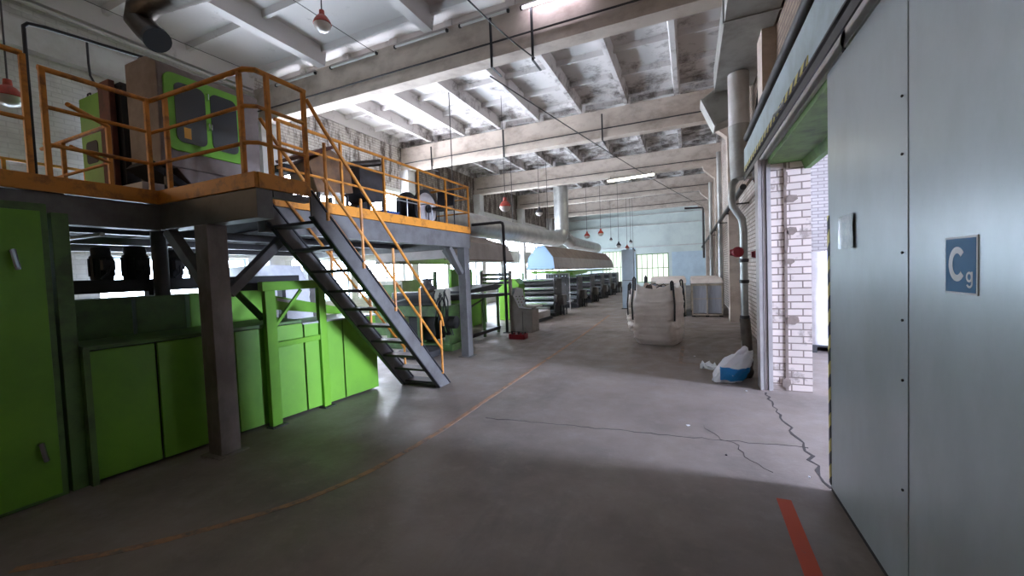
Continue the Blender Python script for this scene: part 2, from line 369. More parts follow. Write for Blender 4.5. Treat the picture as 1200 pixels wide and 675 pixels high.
# metal door jamb channel
mb = MB().box((.79, 5.84, 0), (.825, 6.1, 2.86)).box((.825, 5.90, 0), (.93, 6.0, 2.86)).box((.838, 5.86, 0), (.868, 5.90, 2.86)).box((.880, 5.85, 0), (.925, 5.90, 2.86))
struct(mb.build('trim_%d' % k, 'hood')); k += 1
mb = MB().box((1.065, 5.892, 0), (1.095, 5.9, 2.86))
for x0_, z_, w_, h_ in ((1.09, 2.36, .12, .09), (1.09, 1.97, .11, .10), (1.08, 1.60, .09, .07), (1.09, .88, .12, .11), (1.07, 1.85, .04, .3), (1.07, 2.6, .04, .2), (1.03, .1, .09, .12)):
    mb.prism([(x0_, 5.9, z_-h_*.4), (x0_+w_*.6, 5.9, z_-h_*.5), (x0_+w_, 5.9, z_-h_*.1), (x0_+w_*.9, 5.9, z_+h_*.4), (x0_+w_*.3, 5.9, z_+h_*.5), (x0_, 5.9, z_+h_*.3)], (0, -.014, 0))
mb.build('mortar_patches', mat('old_mortar', (140, 124, 114), .9, 0, (112, 100, 92), .6, 12), pier)
# --- side room beyond the gateway
mb = MB().box((1.45, 13.0, 0), (9.0, 13.3, 4.6)); struct(mb.build('wall_side_room', brick('side_room_brick', (222, 214, 210), (208, 200, 196), (170, 160, 154), 'XZ')))
mb = MB(); gh = [(3.15, 4.55, .9, 3.1)]; wall_with_holes(mb, 'x', 8.8, 9.1, -9.2, 13.3, 0, 4.6, gh); struct(mb.build('wall_side_room', 'white_wall'))
make_window('x', 8.9, *gh[0], 'pane_gate', nu=2, nz=2, fw=.04)
mb = MB().box((1.45, -9.2, 4.5), (9.1, 13.3, 4.7))
for y in (1, 4, 7, 10): mb.box((1.46, y, 4.2), (8.8, y+.25, 4.5))
struct(mb.build('ceiling', 'ceiling'))
# --- ceiling slab with the ribs of its panels
mb = MB().box((LX-.3, -9.5, 6.78), (RX+.3, BK+.3, 6.95))
def rib(x, y0, y1, wt, wb, zb):
    mb.prism([(x-wt, y0, 6.78), (x+wt, y0, 6.78), (x+wb, y0, zb), (x-wb, y0, zb)], (0, y1-y0, 0))
bays = [(-9.5, -4.45), (-4.45, 1.25)] + [(1.3, BY[0]-.35)] + [(BY[i], BY[i+1]-.35) for i in range(4)] + [(BY[4], BK)]
for bi, (a, b_) in enumerate(bays):
    wide = bi < 3
    xs = [x for x in ([-10, -7.55, -4.65, -1.75, 1.15] if wide else [-10.0]+[-.24-1.39*i for i in range(7)]+[1.15])]
    for x in xs: rib(x, a, b_, .17 if wide else .1, .1 if wide else .055, 6.42 if wide else 6.46)
    n = 4
    for i in range(n+1):
        y = a+.1+(b_-a-.2)*i/n
        mb.prism([(LX, y-.07, 6.78), (LX, y+.07, 6.78), (LX, y+.035, 6.66), (LX, y-.035, 6.66)], (RX-LX, 0, 0))
struct(mb.build('ceiling', 'ceiling', shade=False))
# --- roof beams
for i, y in enumerate([1.3]+BY):
    y0 = y-.33
    mb = MB().prism([(LX, y0, 5.6), (LX, y, 5.6), (LX, y, 5.78), (LX, y-.06, 5.9), (LX, y-.06, 6.46), (LX, y0+.06, 6.46), (LX, y0+.06, 5.9), (LX, y0, 5.78)], (RX-LX, 0, 0))
    if i == 0: continue          # the beam over the camera would stand outside the frame
    struct(mb.build('trim_%d' % k, 'beam')); k += 1
    o = MB().tube([(LX+.2, y0-.015, 5.86), (RX-.1, y0-.015, 5.86)], .018, 6).build('conduit', 'steel_dk')
    tag(o, 'dark conduit running along the face of the %s roof beam' % ['nearest', 'second nearest', 'third nearest', 'fourth nearest', 'farthest'][i-1], 'conduit')

# floor lines and cracks are laid on the floor
def ribbon(name, pts, w, m, z=.003):
    mb = MB(); pts = [V((p[0], p[1], 0)) for p in pts]; vs = []
    for i, p in enumerate(pts):
        d = (pts[min(i+1, len(pts)-1)]-pts[max(i-1, 0)]).normalized(); n = V((-d.y, d.x, 0))*(w[i] if isinstance(w, list) else w)/2
        vs += [(p.x-n.x, p.y-n.y, 0), (p.x+n.x, p.y+n.y, 0), (p.x+n.x, p.y+n.y, z), (p.x-n.x, p.y-n.y, z)]
    fs = []
    for i in range(len(pts)-1):
        for q in range(4): fs.append((4*i+q, 4*i+(q+1)%4, 4*i+4+(q+1)%4, 4*i+4+q))
    fs += [(0,3,2,1), tuple(4*(len(pts)-1)+q for q in range(4))]
    mb.add(vs, fs); return mb.build(name, m)
def cat(p, n=8):
    out = []
    for i in range(len(p)-1):
        a = V(p[max(i-1,0)]+(0,)); b = V(p[i]+(0,)); c = V(p[i+1]+(0,)); d = V(p[min(i+2, len(p)-1)]+(0,))
        for q in range(n):
            t = q/n; r = .5*((2*b)+(c-a)*t+(2*a-5*b+4*c-d)*t*t+(3*b-a-3*c+d)*t**3); out.append((r.x, r.y))
    return out+[p[-1]]
tag(ribbon('floor_line', cat([(-2.55, 14), (-2.42, 9.4), (-2.39, 5.0), (-2.39, 3.22), (-2.56, 2.14), (-3.08, 1.35), (-3.6, .9)]), .055, 'paint_yellow'), 'long worn orange line on the floor curving off to the lower left', 'floor marking')
tag(ribbon('floor_line', [(.55, 3.16), (.545, 2.2), (.54, 1.6)], .085, 'paint_red'), 'short bright red orange stripe on the dark floor beside the sliding door', 'floor marking')
tag(ribbon('floor_line', [(-.15, 8.6), (-.17, 7.2)], .06, 'paint_pale'), 'faint pink stripe on the floor in front of the big white bag', 'floor marking')
tag(ribbon('floor_line', [(-.17, 7.16), (.3, 7.1)], .05, 'paint_pale'), 'faint pink cross stripe on the floor ending at the torn white sack', 'floor marking')
def jag(a, b, n, j):
    a, b = V(a+(0,)), V(b+(0,)); d = (b-a); nn = V((-d.y, d.x, 0)).normalized()
    return [tuple((a+d*i/n + nn*random.uniform(-j, j)*(0 if i in (0, n) else 1))[:2]) for i in range(n+1)]
ws = lambda n, a, b: [random.uniform(a, b) for _ in range(n)]
c1 = jag((.83, 5.75), (.88, 3.42), 26, .03); ribbon('crack', c1, ws(27, .006, .032), 'crack', .002).parent = fl
c2 = jag((-2.1, 3.92), (.9, 4.12), 40, .02); ribbon('crack', c2, ws(41, .004, .016), 'crack', .002).parent = fl
c3 = jag((.1, 4.4), (.55, 3.55), 14, .05); ribbon('crack', c3, ws(15, .002, .007), 'crack', .002).parent = fl

# ================================================================= SLIDING DOOR (right)
d = thing('sliding_door', (.9, 1.4, 0), 'large pale galvanised sliding door hanging on its rail at the right', 'door')
mb = MB().box((.87, -.9, .03), (.92, 2.36, 2.84)); mb.build('door_panel', 'door_metal', d, .004)
mb = MB().box((.868, 2.362, .03), (.92, 3.4, 2.84)); mb.build('door_panel', 'door_metal', d, .004)
MB().box((.866, 2.30, .04), (.872, 2.368, 2.83)).build('seam_strip', 'door_metal', d, .002)
for z in (.55, 1.05, 1.32, 1.62, 2.05, 2.3): MB().lathe((.860, 2.335, z), [(.005, -.003), (.007, 0), (.005, .004)], 8, 'x').build('rivet', 'dark', d)
MB().box((.864, 3.372, .05), (.918, 3.412, 1.9)).build('hazard_strip', 'hazard', d)
MB().tube([(.92, 3.413, 1.02), (.90, 3.43, 1.0), (.90, 3.43, .86), (.92, 3.413, .84)], .008, 8).build('door_handle', 'black', d)
MB().box((.872, -.9, 0), (.915, 3.39, .035)).build('bottom_seal', 'dark', d)
# glossy yellow chalk mark and taped sheet
mb = MB()
pts = []
for i in range(9):
    for j in range(7):
        y = 3.16-.25*i/8; z = 1.665+.2*j/6
        pts.append((.861-.006*noise.noise(V((i*.7, j*.9, 3)))-.004*(i in (0, 8)), y, z))
mb.add(pts, [(i*7+j, i*7+j+1, i*7+j+8, i*7+j+7) for i in range(8) for j in range(6)])
tag(mb.build('document_sleeve', mat('clear_plastic_sleeve', (172, 182, 188), .25, .3, (206, 214, 220), .6, 25)), 'crumpled clear plastic sleeve taped on the sliding door', 'document sleeve')
# sign
sg = thing('warning_sign', (.86, 1.93, 1.46), 'blue square sign with white letters Cg on the sliding door', 'sign')
MB().box((.8665, 1.835, 1.462), (.8695, 2.02, 1.665)).build('sign_border', 'sign_white', sg)
MB().box((.8655, 1.842, 1.47), (.8667, 2.013, 1.657)).build('sign_plate', 'sign_blue', sg)
def arc(mb, cy, cz, ry, rz, th, a0, a1, n=28):
    # flat curved stroke on the plate; the reader faces +X, so his right is -Y
    vs = []; fs = []
    for i in range(n+1):
        a = math.radians(a0+(a1-a0)*i/n)
        for k in (1, 1-th/rz):
            for x in (.8649, .8656): vs.append((x, cy-ry*(k if k == 1 else 1-th/ry)*math.cos(a), cz+rz*k*math.sin(a)))
    for i in range(n):
        p, q = 4*i, 4*i+4; fs += [(p, q, q+2, p+2), (p+1, p+3, q+3, q+1), (p, p+1, q+1, q), (p+2, q+2, q+3, p+3)]
    fs += [(0, 2, 3, 1), (4*n, 4*n+1, 4*n+3, 4*n+2)]
    return mb.add(vs, fs)
arc(MB(), 1.944, 1.568, .050, .061, .023, 42, 318).build('letter', 'sign_white', sg)
mb = arc(MB(), 1.876, 1.524, .017, .018, .0075, 0, 360); mb.box((.8649, 1.8575, 1.500), (.8656, 1.865, 1.542)); arc(mb, 1.8745, 1.502, .017, .016, .0075, 200, 360)
mb.build('letter', 'sign_white', sg)
# header sheet, rail
h = thing('door_track', (.84, 3.2, 2.8), 'long pale blue header with striped edge and dark track above the gateway', 'door track')
mb = MB().box((.80, -3.0, 3.0), (.86, 7.22, 3.34)); mb.build('header_sheet', 'header', h, .004)
mb = MB().box((.795, 3.55, 3.0), (.80, 7.15, 3.055)); mb.build('hazard_tape', 'hazard', h)
mb = MB().box((.80, -3.0, 2.985), (.95, 7.2, 3.0)).box((.79, -3.0, 2.86), (.802, 7.2, 2.93)).box((.90, -3.0, 2.86), (.95, 7.2, 3.0)); mb.build('track', 'black', h)
for y in (3.1, 1.0): MB().tube([(.87, y, 2.93), (.89, y, 2.93)], .045, 14).box((.87, y-.02, 2.85), (.88, y+.02, 2.95)).build('roller_hanger', 'steel_dk', h)
MB().tube([(.79, 4.6, 3.02), (.76, 4.62, 2.99), (.75, 4.5, 2.97), (.78, 4.4, 2.99), (.80, 4.35, 3.02)], .012, 8).build('hook', 'galv', h)
MB().tube([(.84, -3, 3.5), (.84, 7.2, 3.5)], .05, 10).build('top_pipe', 'steel_dk', h)

# ================================================================= SIDE ROOM CONTENTS
p = thing('wrapped_pallet', (2.5, 9.3, 0), 'pallet load wrapped in white film standing beyond the brick pier', 'pallet load')
mb = MB()
for x in (1.95, 2.45, 2.95): mb.box((x-.05, 8.5, 0), (x+.05, 9.9, .1))
mb.box((1.9, 8.5, .1), (3.0, 9.9, .13)); mb.build('pallet', 'dark', p)
def blob_box(c, sx, sy, sz, seed, e=.35, amp=.03, nz=10, nt=28, fold=6.0, top=1.0):
    mb = MB(); vs = []; fs = []
    for j in range(nz+1):
        t = j/nz; z = c[2]+sz*t
        for i in range(nt):
            a = 2*math.pi*i/nt; ca, sa = math.cos(a), math.sin(a)
            rx = sx/2*abs(ca)**e*(1 if ca > 0 else -1); ry = sy/2*abs(sa)**e*(1 if sa > 0 else -1)
            k = 1+(top-1)*t
            q = 1+amp*noise.noise(V((ca*2, sa*2, z*fold+seed)))*2
            vs.append((c[0]+rx*k*q, c[1]+ry*k*q, z+.02*noise.noise(V((ca*3, sa*3, seed)))*(j > 0)))
    for j in range(nz):
        for i in range(nt): fs.append((j*nt+i, j*nt+(i+1)%nt, (j+1)*nt+(i+1)%nt, (j+1)*nt+i))
    fs.append(tuple(range(nt))[::-1]); fs.append(tuple(nz*nt+i for i in range(nt)))
    return mb.add(vs, fs)
blob_box((2.45, 9.2, .13), 1.15, 1.35, 1.62, 5, amp=.025).build('wrapped_load', 'plastic_white', p)
mb = MB()
for z in (0, .5, 1.0, 1.5, 2.0): mb.box((3.4, 10.8, z), (5.2, 11.4, z+.05))
for x in (3.4, 5.15):
    for y in (10.8, 11.35): mb.box((x, y, 0), (x+.05, y+.05, 2.3))
tag(mb.build('storage_rack', 'steel'), 'grey steel storage rack at the far end of the side room', 'rack')

# ================================================================= MEZZANINE
mz = thing('mezzanine_platform', (-6.0, 4.5, 0), 'raised steel platform with orange edging above the green machine', 'platform')
MB().prism([(-8.4, .3, 2.44), (-4.72, .3, 2.44), (-4.72, 2.29, 2.44), (-3.30, 2.29, 2.44), (-3.30, 2.80, 2.44), (-3.97, 2.80, 2.44), (-3.97, 7.03, 2.44), (-8.4, 7.03, 2.44)], (0, 0, .05)).build('deck_plate', 'steel_dk', mz)
mb = MB().box((-4.72, .3, 2.39), (-4.69, 2.29, 2.52)).box((-4.72, 2.26, 2.39), (-3.28, 2.29, 2.52)).box((-3.30, 2.29, 2.39), (-3.27, 2.80, 2.52)).box((-3.97, 2.83, 2.39), (-3.94, 7.06, 2.52)).box((-8.4, 7.03, 2.39), (-3.94, 7.06, 2.52))
mb.build('edge_board', 'orange', mz, .003)
mb = MB()
mb.box((-4.85, .3, 2.14), (-4.72, 2.28, 2.385)); mb.box((-4.72, 2.275, 2.14), (-3.29, 2.42, 2.385)); mb.box((-4.08, 2.81, 2.11), (-3.955, 7.04, 2.385)); mb.box((-8.4, 6.92, 2.11), (-4.09, 7.04, 2.385))
mb.build('edge_beam', 'steel', mz, .004)
mb = MB().box((-3.36, 2.43, 2.33), (-3.29, 2.79, 2.385)); mb.build('landing_channel', 'steel', mz)
boxes('joist', 'steel_dk', mz, [((-8.4, y, 2.26), (-4.09 if y > 2.8 else -4.86, y+.07, 2.435)) for y in (1.0, 1.6, 2.9, 3.5, 4.1, 4.7, 5.3, 5.9, 6.45)])
boxes('main_beam', 'steel_dk', mz, [((x, .35, 2.16), (x+.1, 6.9, 2.255)) for x in (-5.6, -7.0, -8.3)])
def hcol(x0, y0, x1, y1, z1, m='col_brown'):
    mb = MB(); mb.box((x0, y0, .012), (x1, y1, z1)); mb.box((x0-.05, y0-.05, 0), (x1+.05, y1+.05, .012)); return mb.build('column', m, mz, .006)
hcol(-4.16, 2.262, -3.97, 2.44, 2.14); hcol(-4.08, 6.74, -3.92, 6.92, 2.11, 'steel'); hcol(-8.3, 2.26, -8.1, 2.44, 2.15); hcol(-8.3, 6.74, -8.12, 6.92, 2.11, 'steel')
for a, b_ in (((-4.05, 2.46, 1.50), (-4.05, 3.12, 2.12)), ((-4.17, 2.33, 1.62), (-4.68, 2.33, 2.14)), ((-4.0, 6.72, 1.62), (-4.0, 6.3, 2.10)), ((-4.10, 6.85, 1.62), (-4.5, 6.95, 2.10))):
    MB().bar(a, b_, .09, .09, (1, 0, 0) if abs(a[0]-b_[0]) < .01 else (0, 1, 0)).build('brace', 'steel', mz, .004)
MB().tube([(-5.13, 2.45, 1.50), (-5.13, 2.45, 2.44)], .07, 14).build('support_pipe', 'steel_dk', mz)
mb = MB().tube([(-8, 1.9, 2.12), (-5, 1.95, 2.10)], .02, 8); mb.build('cable_pipe', 'galv', mz)

# --- guard rails
RT, RMH = .85, .45
def rail(pts, posts, label, base=2.52, top=.85, mid=(.42,), r=.02, closed_ends=False, pw=.035):
    t = thing('guard_rail', (pts[0][0], pts[0][1], base), label, 'guard rail', None)
    P = [V((x, y, base+top)) for x, y in pts]
    MB().tube(P, r*1.1, 10).build('top_rail', 'orange', t)
    for mh in mid: MB().tube([V((x, y, base+mh)) for x, y in pts], r*.85, 8).build('mid_rail', 'orange', t)
    for x, y in posts: MB().box((x-pw/2, y-pw/2, base-.002), (x+pw/2, y+pw/2, base+top)).build('post', 'orange', t, .003)
    return t
rail([(-4.70, .55), (-4.70, 1.44)], [(-4.70, .6), (-4.70, 1.15), (-4.70, 1.44)], 'orange guard rail at the extreme left edge of the platform', top=.92)
rail([(-4.70, 1.52), (-4.70, 2.25), (-3.36, 2.275), (-3.29, 2.33), (-3.285, 2.80)], [(-4.70, 1.54), (-4.70, 2.22), (-4.50, 2.275), (-3.42, 2.275), (-3.285, 2.42), (-3.285, 2.78)], 'orange guard rail around the stair landing in front of the grey cab', mid=(.55, .25))
rail([(-3.955, 2.98), (-3.955, 7.04), (-4.9, 7.045)], [(-3.955, y) for y in (3.02, 3.85, 4.62, 5.42, 6.22, 7.02)], 'long orange guard rail along the right edge of the platform above the stairs', mid=(.55, .28), top=.78, r=.018, pw=.03)
rail([(-6.7, 2.15), (-5.25, 2.15), (-4.9, 1.75)], [(-6.2, 2.15), (-5.25, 2.15)], 'short inner orange rail in front of the green cabinet on the platform', top=.68, mid=(.32,), r=.018, pw=.035)
rail([(-8.3, .5), (-8.3, 3.2)], [(-8.3, y) for y in (.6, 1.4, 2.3, 3.1)], 'orange guard rail on the far left side of the platform near the wall')

# --- staircase
st = thing('steel_staircase', (-3.6, 4.0, 0), 'steep dark steel staircase with yellow handrails leading up to the platform', 'staircase')
T, Bm = (2.82, 2.33), (5.02, 0.0)
def sline(t, dz=0): return (T[0]+(Bm[0]-T[0])*t, T[1]+(Bm[1]-T[1])*t+dz)
for x in (-3.30, -3.92):
    (ya, za), (yb, zb) = T, Bm
    pr_ = [(x, ya-.02, za+.12), (x, ya-.02, za-.12), (x, yb-.24, 0), (x, yb+.02, 0)]
    MB().prism(pr_, (.022, 0, 0)).build('stringer', 'steel', st)
    mb = MB(); s_ = .03
    mb.bar((x+.01, ya-.02, za+.12), (x+.01, yb+.02, .012), .06, .014, (0, .7, .7)); mb.bar((x+.01, ya-.02, za-.125), (x+.01, yb-.25, .012), .06, .014, (0, .7, .7))
    mb.build('stringer_flange', 'black', st)
for i in range(10):
    t = (i+.6)/10; y, z = sline(t, -.02)
    MB().box((-3.90, y-.13, z-.03), (-3.30, y+.08, z)).build('tread', 'steel_dk', st, .003)
def hr(x, hi, posts, m):
    A = [(x, 2.80, 2.45+hi), (x, 3.0, 2.15+hi+.06), (x, 4.80, .27+hi), (x, 4.88, .2+hi-.02), (x, 4.93, .02+hi)]
    MB().tube(A, .018, 10).build('handrail', m, st)
    MB().tube([(x, 2.95, 2.2+hi*.45), (x, 4.87, .2+hi*.40)], .016, 8).build('mid_rail', m, st)
    for y in posts:
        zz = T[1]+(Bm[1]-T[1])*(y-T[0])/(Bm[0]-T[0]); MB().tube([(x, y, zz+.02), (x, y, zz+hi-.07)], .016, 8).build('post', m, st)
hr(-3.27, .85, (2.98, 3.43, 3.92, 4.40, 4.86), 'orange')
hr(-3.93, .80, (3.6, 4.2, 4.86), 'orange')

# ================================================================= ON THE PLATFORM
cb = thing('press_cab', (-5.6, 3.05, 2.5), 'grey brown machine cab with green framed dark windows on the platform', 'machine')
MB().prism([(-5.82, 2.57, 2.92), (-5.22, 2.57, 2.92), (-5.20, 2.57, 4.02), (-5.40, 2.57, 4.12), (-5.82, 2.57, 4.12)], (0, 1.12, 0)).build('cab_body', 'cab', cb, .012)
boxes('leg', 'steel_dk', cb, [((x, y, 2.5), (x+.05, y+.06, 2.92)) for x in (-5.75, -5.3) for y in (2.62,)])
MB().prism([(-5.26, 2.50, 2.96), (-5.26, 3.05, 2.62), (-5.26, 3.05, 2.56), (-5.26, 2.45, 2.90)], (-.42, 0, 0)).build('belt_chute', 'rubber', cb)
MB().box((-5.72, 2.42, 2.56), (-5.30, 2.95, 2.72)).build('tray', 'hood', cb, .01)
MB().prism([(-5.235, 2.72, 2.92), (-5.235, 3.69, 2.92), (-5.235, 3.74, 2.52), (-5.235, 3.06, 2.52)], (-.55, 0, 0)).build('lower_body', 'cab', cb, .008)
def rrect(y0, y1, z0, z1, r, n=5):
    out = []
    for cy, cz, a0 in ((y1-r, z1-r, 0), (y0+r, z1-r, 90), (y0+r, z0+r, 180), (y1-r, z0+r, 270)):
        for q in range(n+1): a = math.radians(a0+90*q/n); out.append((cy+r*math.cos(a), cz+r*math.sin(a)))
    return out
wf = MB().prism([(-5.21, y, z) for y, z in rrect(2.62, 3.47, 3.1, 3.95, .09)], (.03, 0, 0)).build('window_frame', 'green', cb, .006)
for a, b_ in ((2.71, 3.02), (3.08, 3.38)):
    pn = MB().prism([(-5.185, y, z) for y, z in rrect(a, b_, 3.2, 3.86, .07)], (.018, 0, 0)).build('window_pane', 'glass_dk', wf)
MB().box((-5.166, 2.78, 3.25), (-5.163, 2.85, 3.37)).build('sticker', mat('yellow_sticker', (206, 150, 50), .5), wf)
for y, z in ((3.045, 3.45), (3.07, 3.45), (3.05, 3.80)): MB().tube([(-5.18, y, z-.04), (-5.15, y, z-.03), (-5.15, y, z+.03), (-5.18, y, z+.04)], .006, 6).build('latch', 'chrome', wf)
MB().tube([(-5.6, 2.6, 4.12), (-5.6, 2.62, 4.17), (-5.6, 2.68, 4.18), (-5.6, 2.74, 4.12)], .012, 8).build('lifting_eye', 'black', cb)
gc = thing('control_cabinet', (-6.5, 2.8, 2.5), 'lime green cabinet with rust red side door at the left of the cab', 'cabinet')
MB().box((-7.0, 2.6, 2.5), (-6.38, 3.5, 3.98)).build('cabinet_body', 'green', gc, .015)
MB().box((-6.37, 2.54, 2.70), (-6.12, 2.60, 4.02)).build('side_door', 'rust', gc, .008)
MB().box((-6.37, 2.62, 2.52), (-6.05, 3.4, 4.0)).build('inner_bay', 'dark', gc)
MB().prism([(x-9.5, 2.595, z) for x, z in rrect(2.62, 2.90, 3.15, 3.42, .05)], (0, .01, 0)).build('opening_panel', 'dark', gc)
MB().tube([(-6.9, 2.65, 3.98), (-6.88, 2.65, 4.04), (-6.82, 2.65, 4.04), (-6.8, 2.65, 3.98)], .01, 8).build('lifting_eye', 'black', gc)
tag(MB().tube([(-6.9, 2.15, 2.5), (-6.9, 2.15, 4.62), (-6.88, 2.18, 4.66), (-6.82, 2.3, 4.66), (-6.5, 3.1, 4.6), (-6.45, 3.2, 4.5), (-6.45, 3.2, 4.0)], .02, 8).build('bent_pipe', 'black'), 'thin black pipe rising behind the left rail and bending towards the cab', 'pipe')
tag(MB().tube([(-6.68, 2.6, 4.6), (-6.68, 2.6, 4.35), (-6.66, 2.6, 4.2), (-6.5, 2.6, 4.0)], .012, 6).build('hanging_cable', 'black'), 'short black cable hanging above the lime green cabinet', 'cable')
# hoppers further along
MT['brown'] = mat('worn_brown_paint', (150, 112, 78), .6, 0, (96, 76, 62), .8, 3)
hp = thing('feed_hopper', (-5.6, 5.0, 2.5), 'rust brown tilted feed hopper on the platform behind the rail', 'hopper')
MB().prism([(-5.9, 4.6, 3.45), (-5.9, 5.05, 3.75), (-5.9, 5.45, 3.62), (-5.9, 5.5, 3.1), (-5.9, 4.75, 3.0)], (.5, 0, 0)).build('hopper_body', 'brown', hp, .01)
MB().prism([(-5.95, 4.45, 3.5), (-5.95, 5.05, 3.80), (-5.95, 5.1, 3.77), (-5.95, 4.48, 3.46)], (.6, 0, 0)).build('lid', 'rust', hp)
MB().box((-5.98, 4.35, 3.28), (-5.62, 4.58, 3.40)).build('side_motor', 'dark', hp, .02)
boxes('leg', 'steel_dk', hp, [((x-.02, y-.02, 2.5), (x+.02, y+.02, 3.05)) for x in (-5.85, -5.45) for y in (4.8, 5.4)])
hq = thing('feed_hopper', (-5.4, 5.8, 2.5), 'dark grey boxy hopper with a black round outlet pipe on the platform', 'hopper')
MB().prism([(-5.7, 5.55, 3.55), (-5.7, 6.2, 3.62), (-5.7, 6.2, 3.05), (-5.7, 5.75, 2.95), (-5.7, 5.55, 3.1)], (.42, 0, 0)).build('hopper_body', 'steel_dk', hq, .01)
MB().tube([(-5.5, 5.5, 3.60), (-5.2, 6.0, 3.72)], .06, 14).build('outlet_pipe', 'duct_dk', hq)
boxes('leg', 'steel_dk', hq, [((x-.02, y-.02, 2.5), (x+.02, y+.02, 3.06)) for x in (-5.68, -5.31) for y in (5.78, 6.15)])
MB().prism([(-5.65, 5.44, 2.5), (-5.65, 5.72, 2.5), (-5.65, 5.72, 2.98), (-5.65, 5.46, 2.85)], (.35, 0, 0)).build('lower_chute', 'steel_dk', hq)
# big spool wheel
sp = thing('spool_wheel', (-4.8, 6.78, 2.5), 'big round spool wheel with dark rim standing on the platform', 'wheel')
def disc(name, x0, x1, r, m, par, c=(6.64, 2.895), n=32): return MB().lathe((0, c[0], c[1]), [(r-.015, x0), (r, x0+.01), (r, x1-.01), (r-.015, x1)], n, 'x').build(name, m, par)
disc('flange', -4.72, -4.66, .375, 'rubber', sp); disc('flange', -5.12, -5.06, .375, 'rubber', sp); disc('face', -4.665, -4.65, .31, 'hood', sp); disc('core', -5.06, -4.72, .16, 'steel_dk', sp); disc('hub', -4.65, -4.60, .08, 'black', sp)
ch = thing('office_chair', (-4.35, 6.75, 2.5), 'dark chair standing on the platform near its far end', 'chair')
MB().box((-4.55, 6.55, 2.86), (-4.2, 6.93, 2.90)).build('seat', 'black', ch, .015)
MB().box((-4.60, 6.90, 2.96), (-4.2, 6.94, 3.26)).build('backrest', 'black', ch, .02)
for x, y in ((-4.58, 6.57), (-4.22, 6.57), (-4.58, 6.92), (-4.22, 6.92)): MB().tube([(x, y, 2.5), (x, y, 2.87 if y < 6.8 else 3.2)], .011, 8).build('leg', 'black', ch)
bx = thing('storage_tub', (-4.45, 5.1, 2.5), 'small blue plastic tub on the platform below the rail', 'tub')
MB().prism([(-4.62, 4.95, 2.5), (-4.3, 4.95, 2.5), (-4.27, 4.95, 2.62), (-4.65, 4.95, 2.62)], (0, .36, 0)).build('tub', 'blue', bx, .01)
MB().box((-4.66, 4.94, 2.62), (-4.26, 5.32, 2.635)).build('rim', 'blue', bx)
th = thing('step_frame', (-4.4, 5.9, 2.5), 'low thin steel frame on the platform beside the spool wheel', 'frame')
mb = MB()
for x in (-4.5, -4.25):
    for y in (5.5, 6.2): mb.tube([(x, y, 2.5), (x, y, 2.9)], .01, 6)
    mb.tube([(x, 5.5, 2.9), (x, 6.2, 2.9)], .01, 6)
mb.tube([(-4.5, 5.5, 2.9), (-4.25, 5.5, 2.9)], .01, 6); mb.tube([(-4.5, 6.2, 2.9), (-4.25, 6.2, 2.9)], .01, 6)
mb.build('frame', 'galv', th)

# ================================================================= GREEN MACHINE AT THE LEFT
tc = thing('machine_cabinet', (-4.9, .7, 0), 'tall green machine cabinet with two latches at the left edge', 'cabinet')
MB().prism([(-4.56, -.6, 0), (-4.49, 1.44, 0), (-4.70, 1.45, 0), (-4.70, -.6, 0)], (0, 0, 2.26)).build('cabinet_body', 'green_dk', tc, .006)
MB().prism([(-4.70, -.6, 0), (-4.70, 1.45, 0), (-5.5, 1.46, 0), (-5.5, -.6, 0)], (0, 0, 2.12)).build('rear_body', 'green_dk', tc)
dr = MB().prism([(-4.535, -.5, .03), (-4.475, 1.40, .03), (-4.50, 1.40, .03), (-4.56, -.5, .03)], (0, 0, 2.17)).build('door', 'green', tc, .004)
for y, z in ((1.24, 1.84), (1.30, .40)):
    MB().tube([(-4.47, y, z+.05), (-4.44, y, z+.055), (-4.44, y+.01, z-.04), (-4.45, y+.02, z-.08)], .017, 8).build('latch', 'chrome', dr)
MB().box((-4.62, 1.462, 0), (-4.50, 1.56, 2.20)).build('corner_post', 'green_dk', tc, .005)
# low enclosure: slightly out of square to the hall
def ln(y): return -4.46+(y-1.6)*(-4.15+4.46)/(4.5-1.6)
le = thing('machine_enclosure', (-4.6, 3.0, 0), 'long low bright green machine enclosure behind the steel column', 'machine')
MB().prism([(ln(1.6)-.03, 1.58, .02), (ln(4.5)-.03, 4.52, .02), (-5.0, 4.52, .02), (-5.0, 1.58, .02)], (0, 0, 1.02)).build('frame_body', 'dark', le)
edges = [(1.60, 2.02), (2.04, 2.66), (2.68, 3.06), (3.08, 3.42), (3.44, 3.96), (3.98, 4.52)]
for i, (a, b_) in enumerate(edges):
    MB().prism([(ln(a), a, .03), (ln(b_), b_, .03), (ln(b_)-.028, b_, .03), (ln(a)-.028, a, .03)], (0, 0, 1.06-.01*(i > 3))).build('panel', 'green', le, .004)
MB().prism([(ln(1.5)+.015, 1.57, 1.10), (ln(3.4)+.015, 3.4, 1.10), (-4.75, 3.4, 1.13), (-4.75, 1.57, 1.13)], (0, 0, .03)).build('top_ledge', 'green_dk', le)
MB().prism([(ln(3.4)+.015, 3.41, 1.07), (ln(4.5)+.015, 4.55, 1.06), (-4.75, 4.55, 1.07), (-4.75, 3.41, 1.08)], (0, 0, .02)).build('top_tray', 'galv', le)
MB().prism([(ln(1.57)+.02, 1.56, 0), (ln(1.57)+.02, 1.60, 0), (-4.6, 1.60, 0), (-4.6, 1.56, 0)], (0, 0, 1.12)).build('end_frame', 'green_dk', le)
ue = thing('machine_casing', (-5.3, 2.6, 0), 'upper row of dirty green machine casings set back behind the low enclosure', 'machine')
for a, b_, m in ((1.6, 2.14, 'green_dk'), (2.17, 2.60, 'green_dk'), (2.64, 3.0, 'green'), (3.02, 3.5, 'green')):
    MB().box((-5.6, a, .02), (-5.02, b_, 1.50)).build('casing', m, ue, .008)
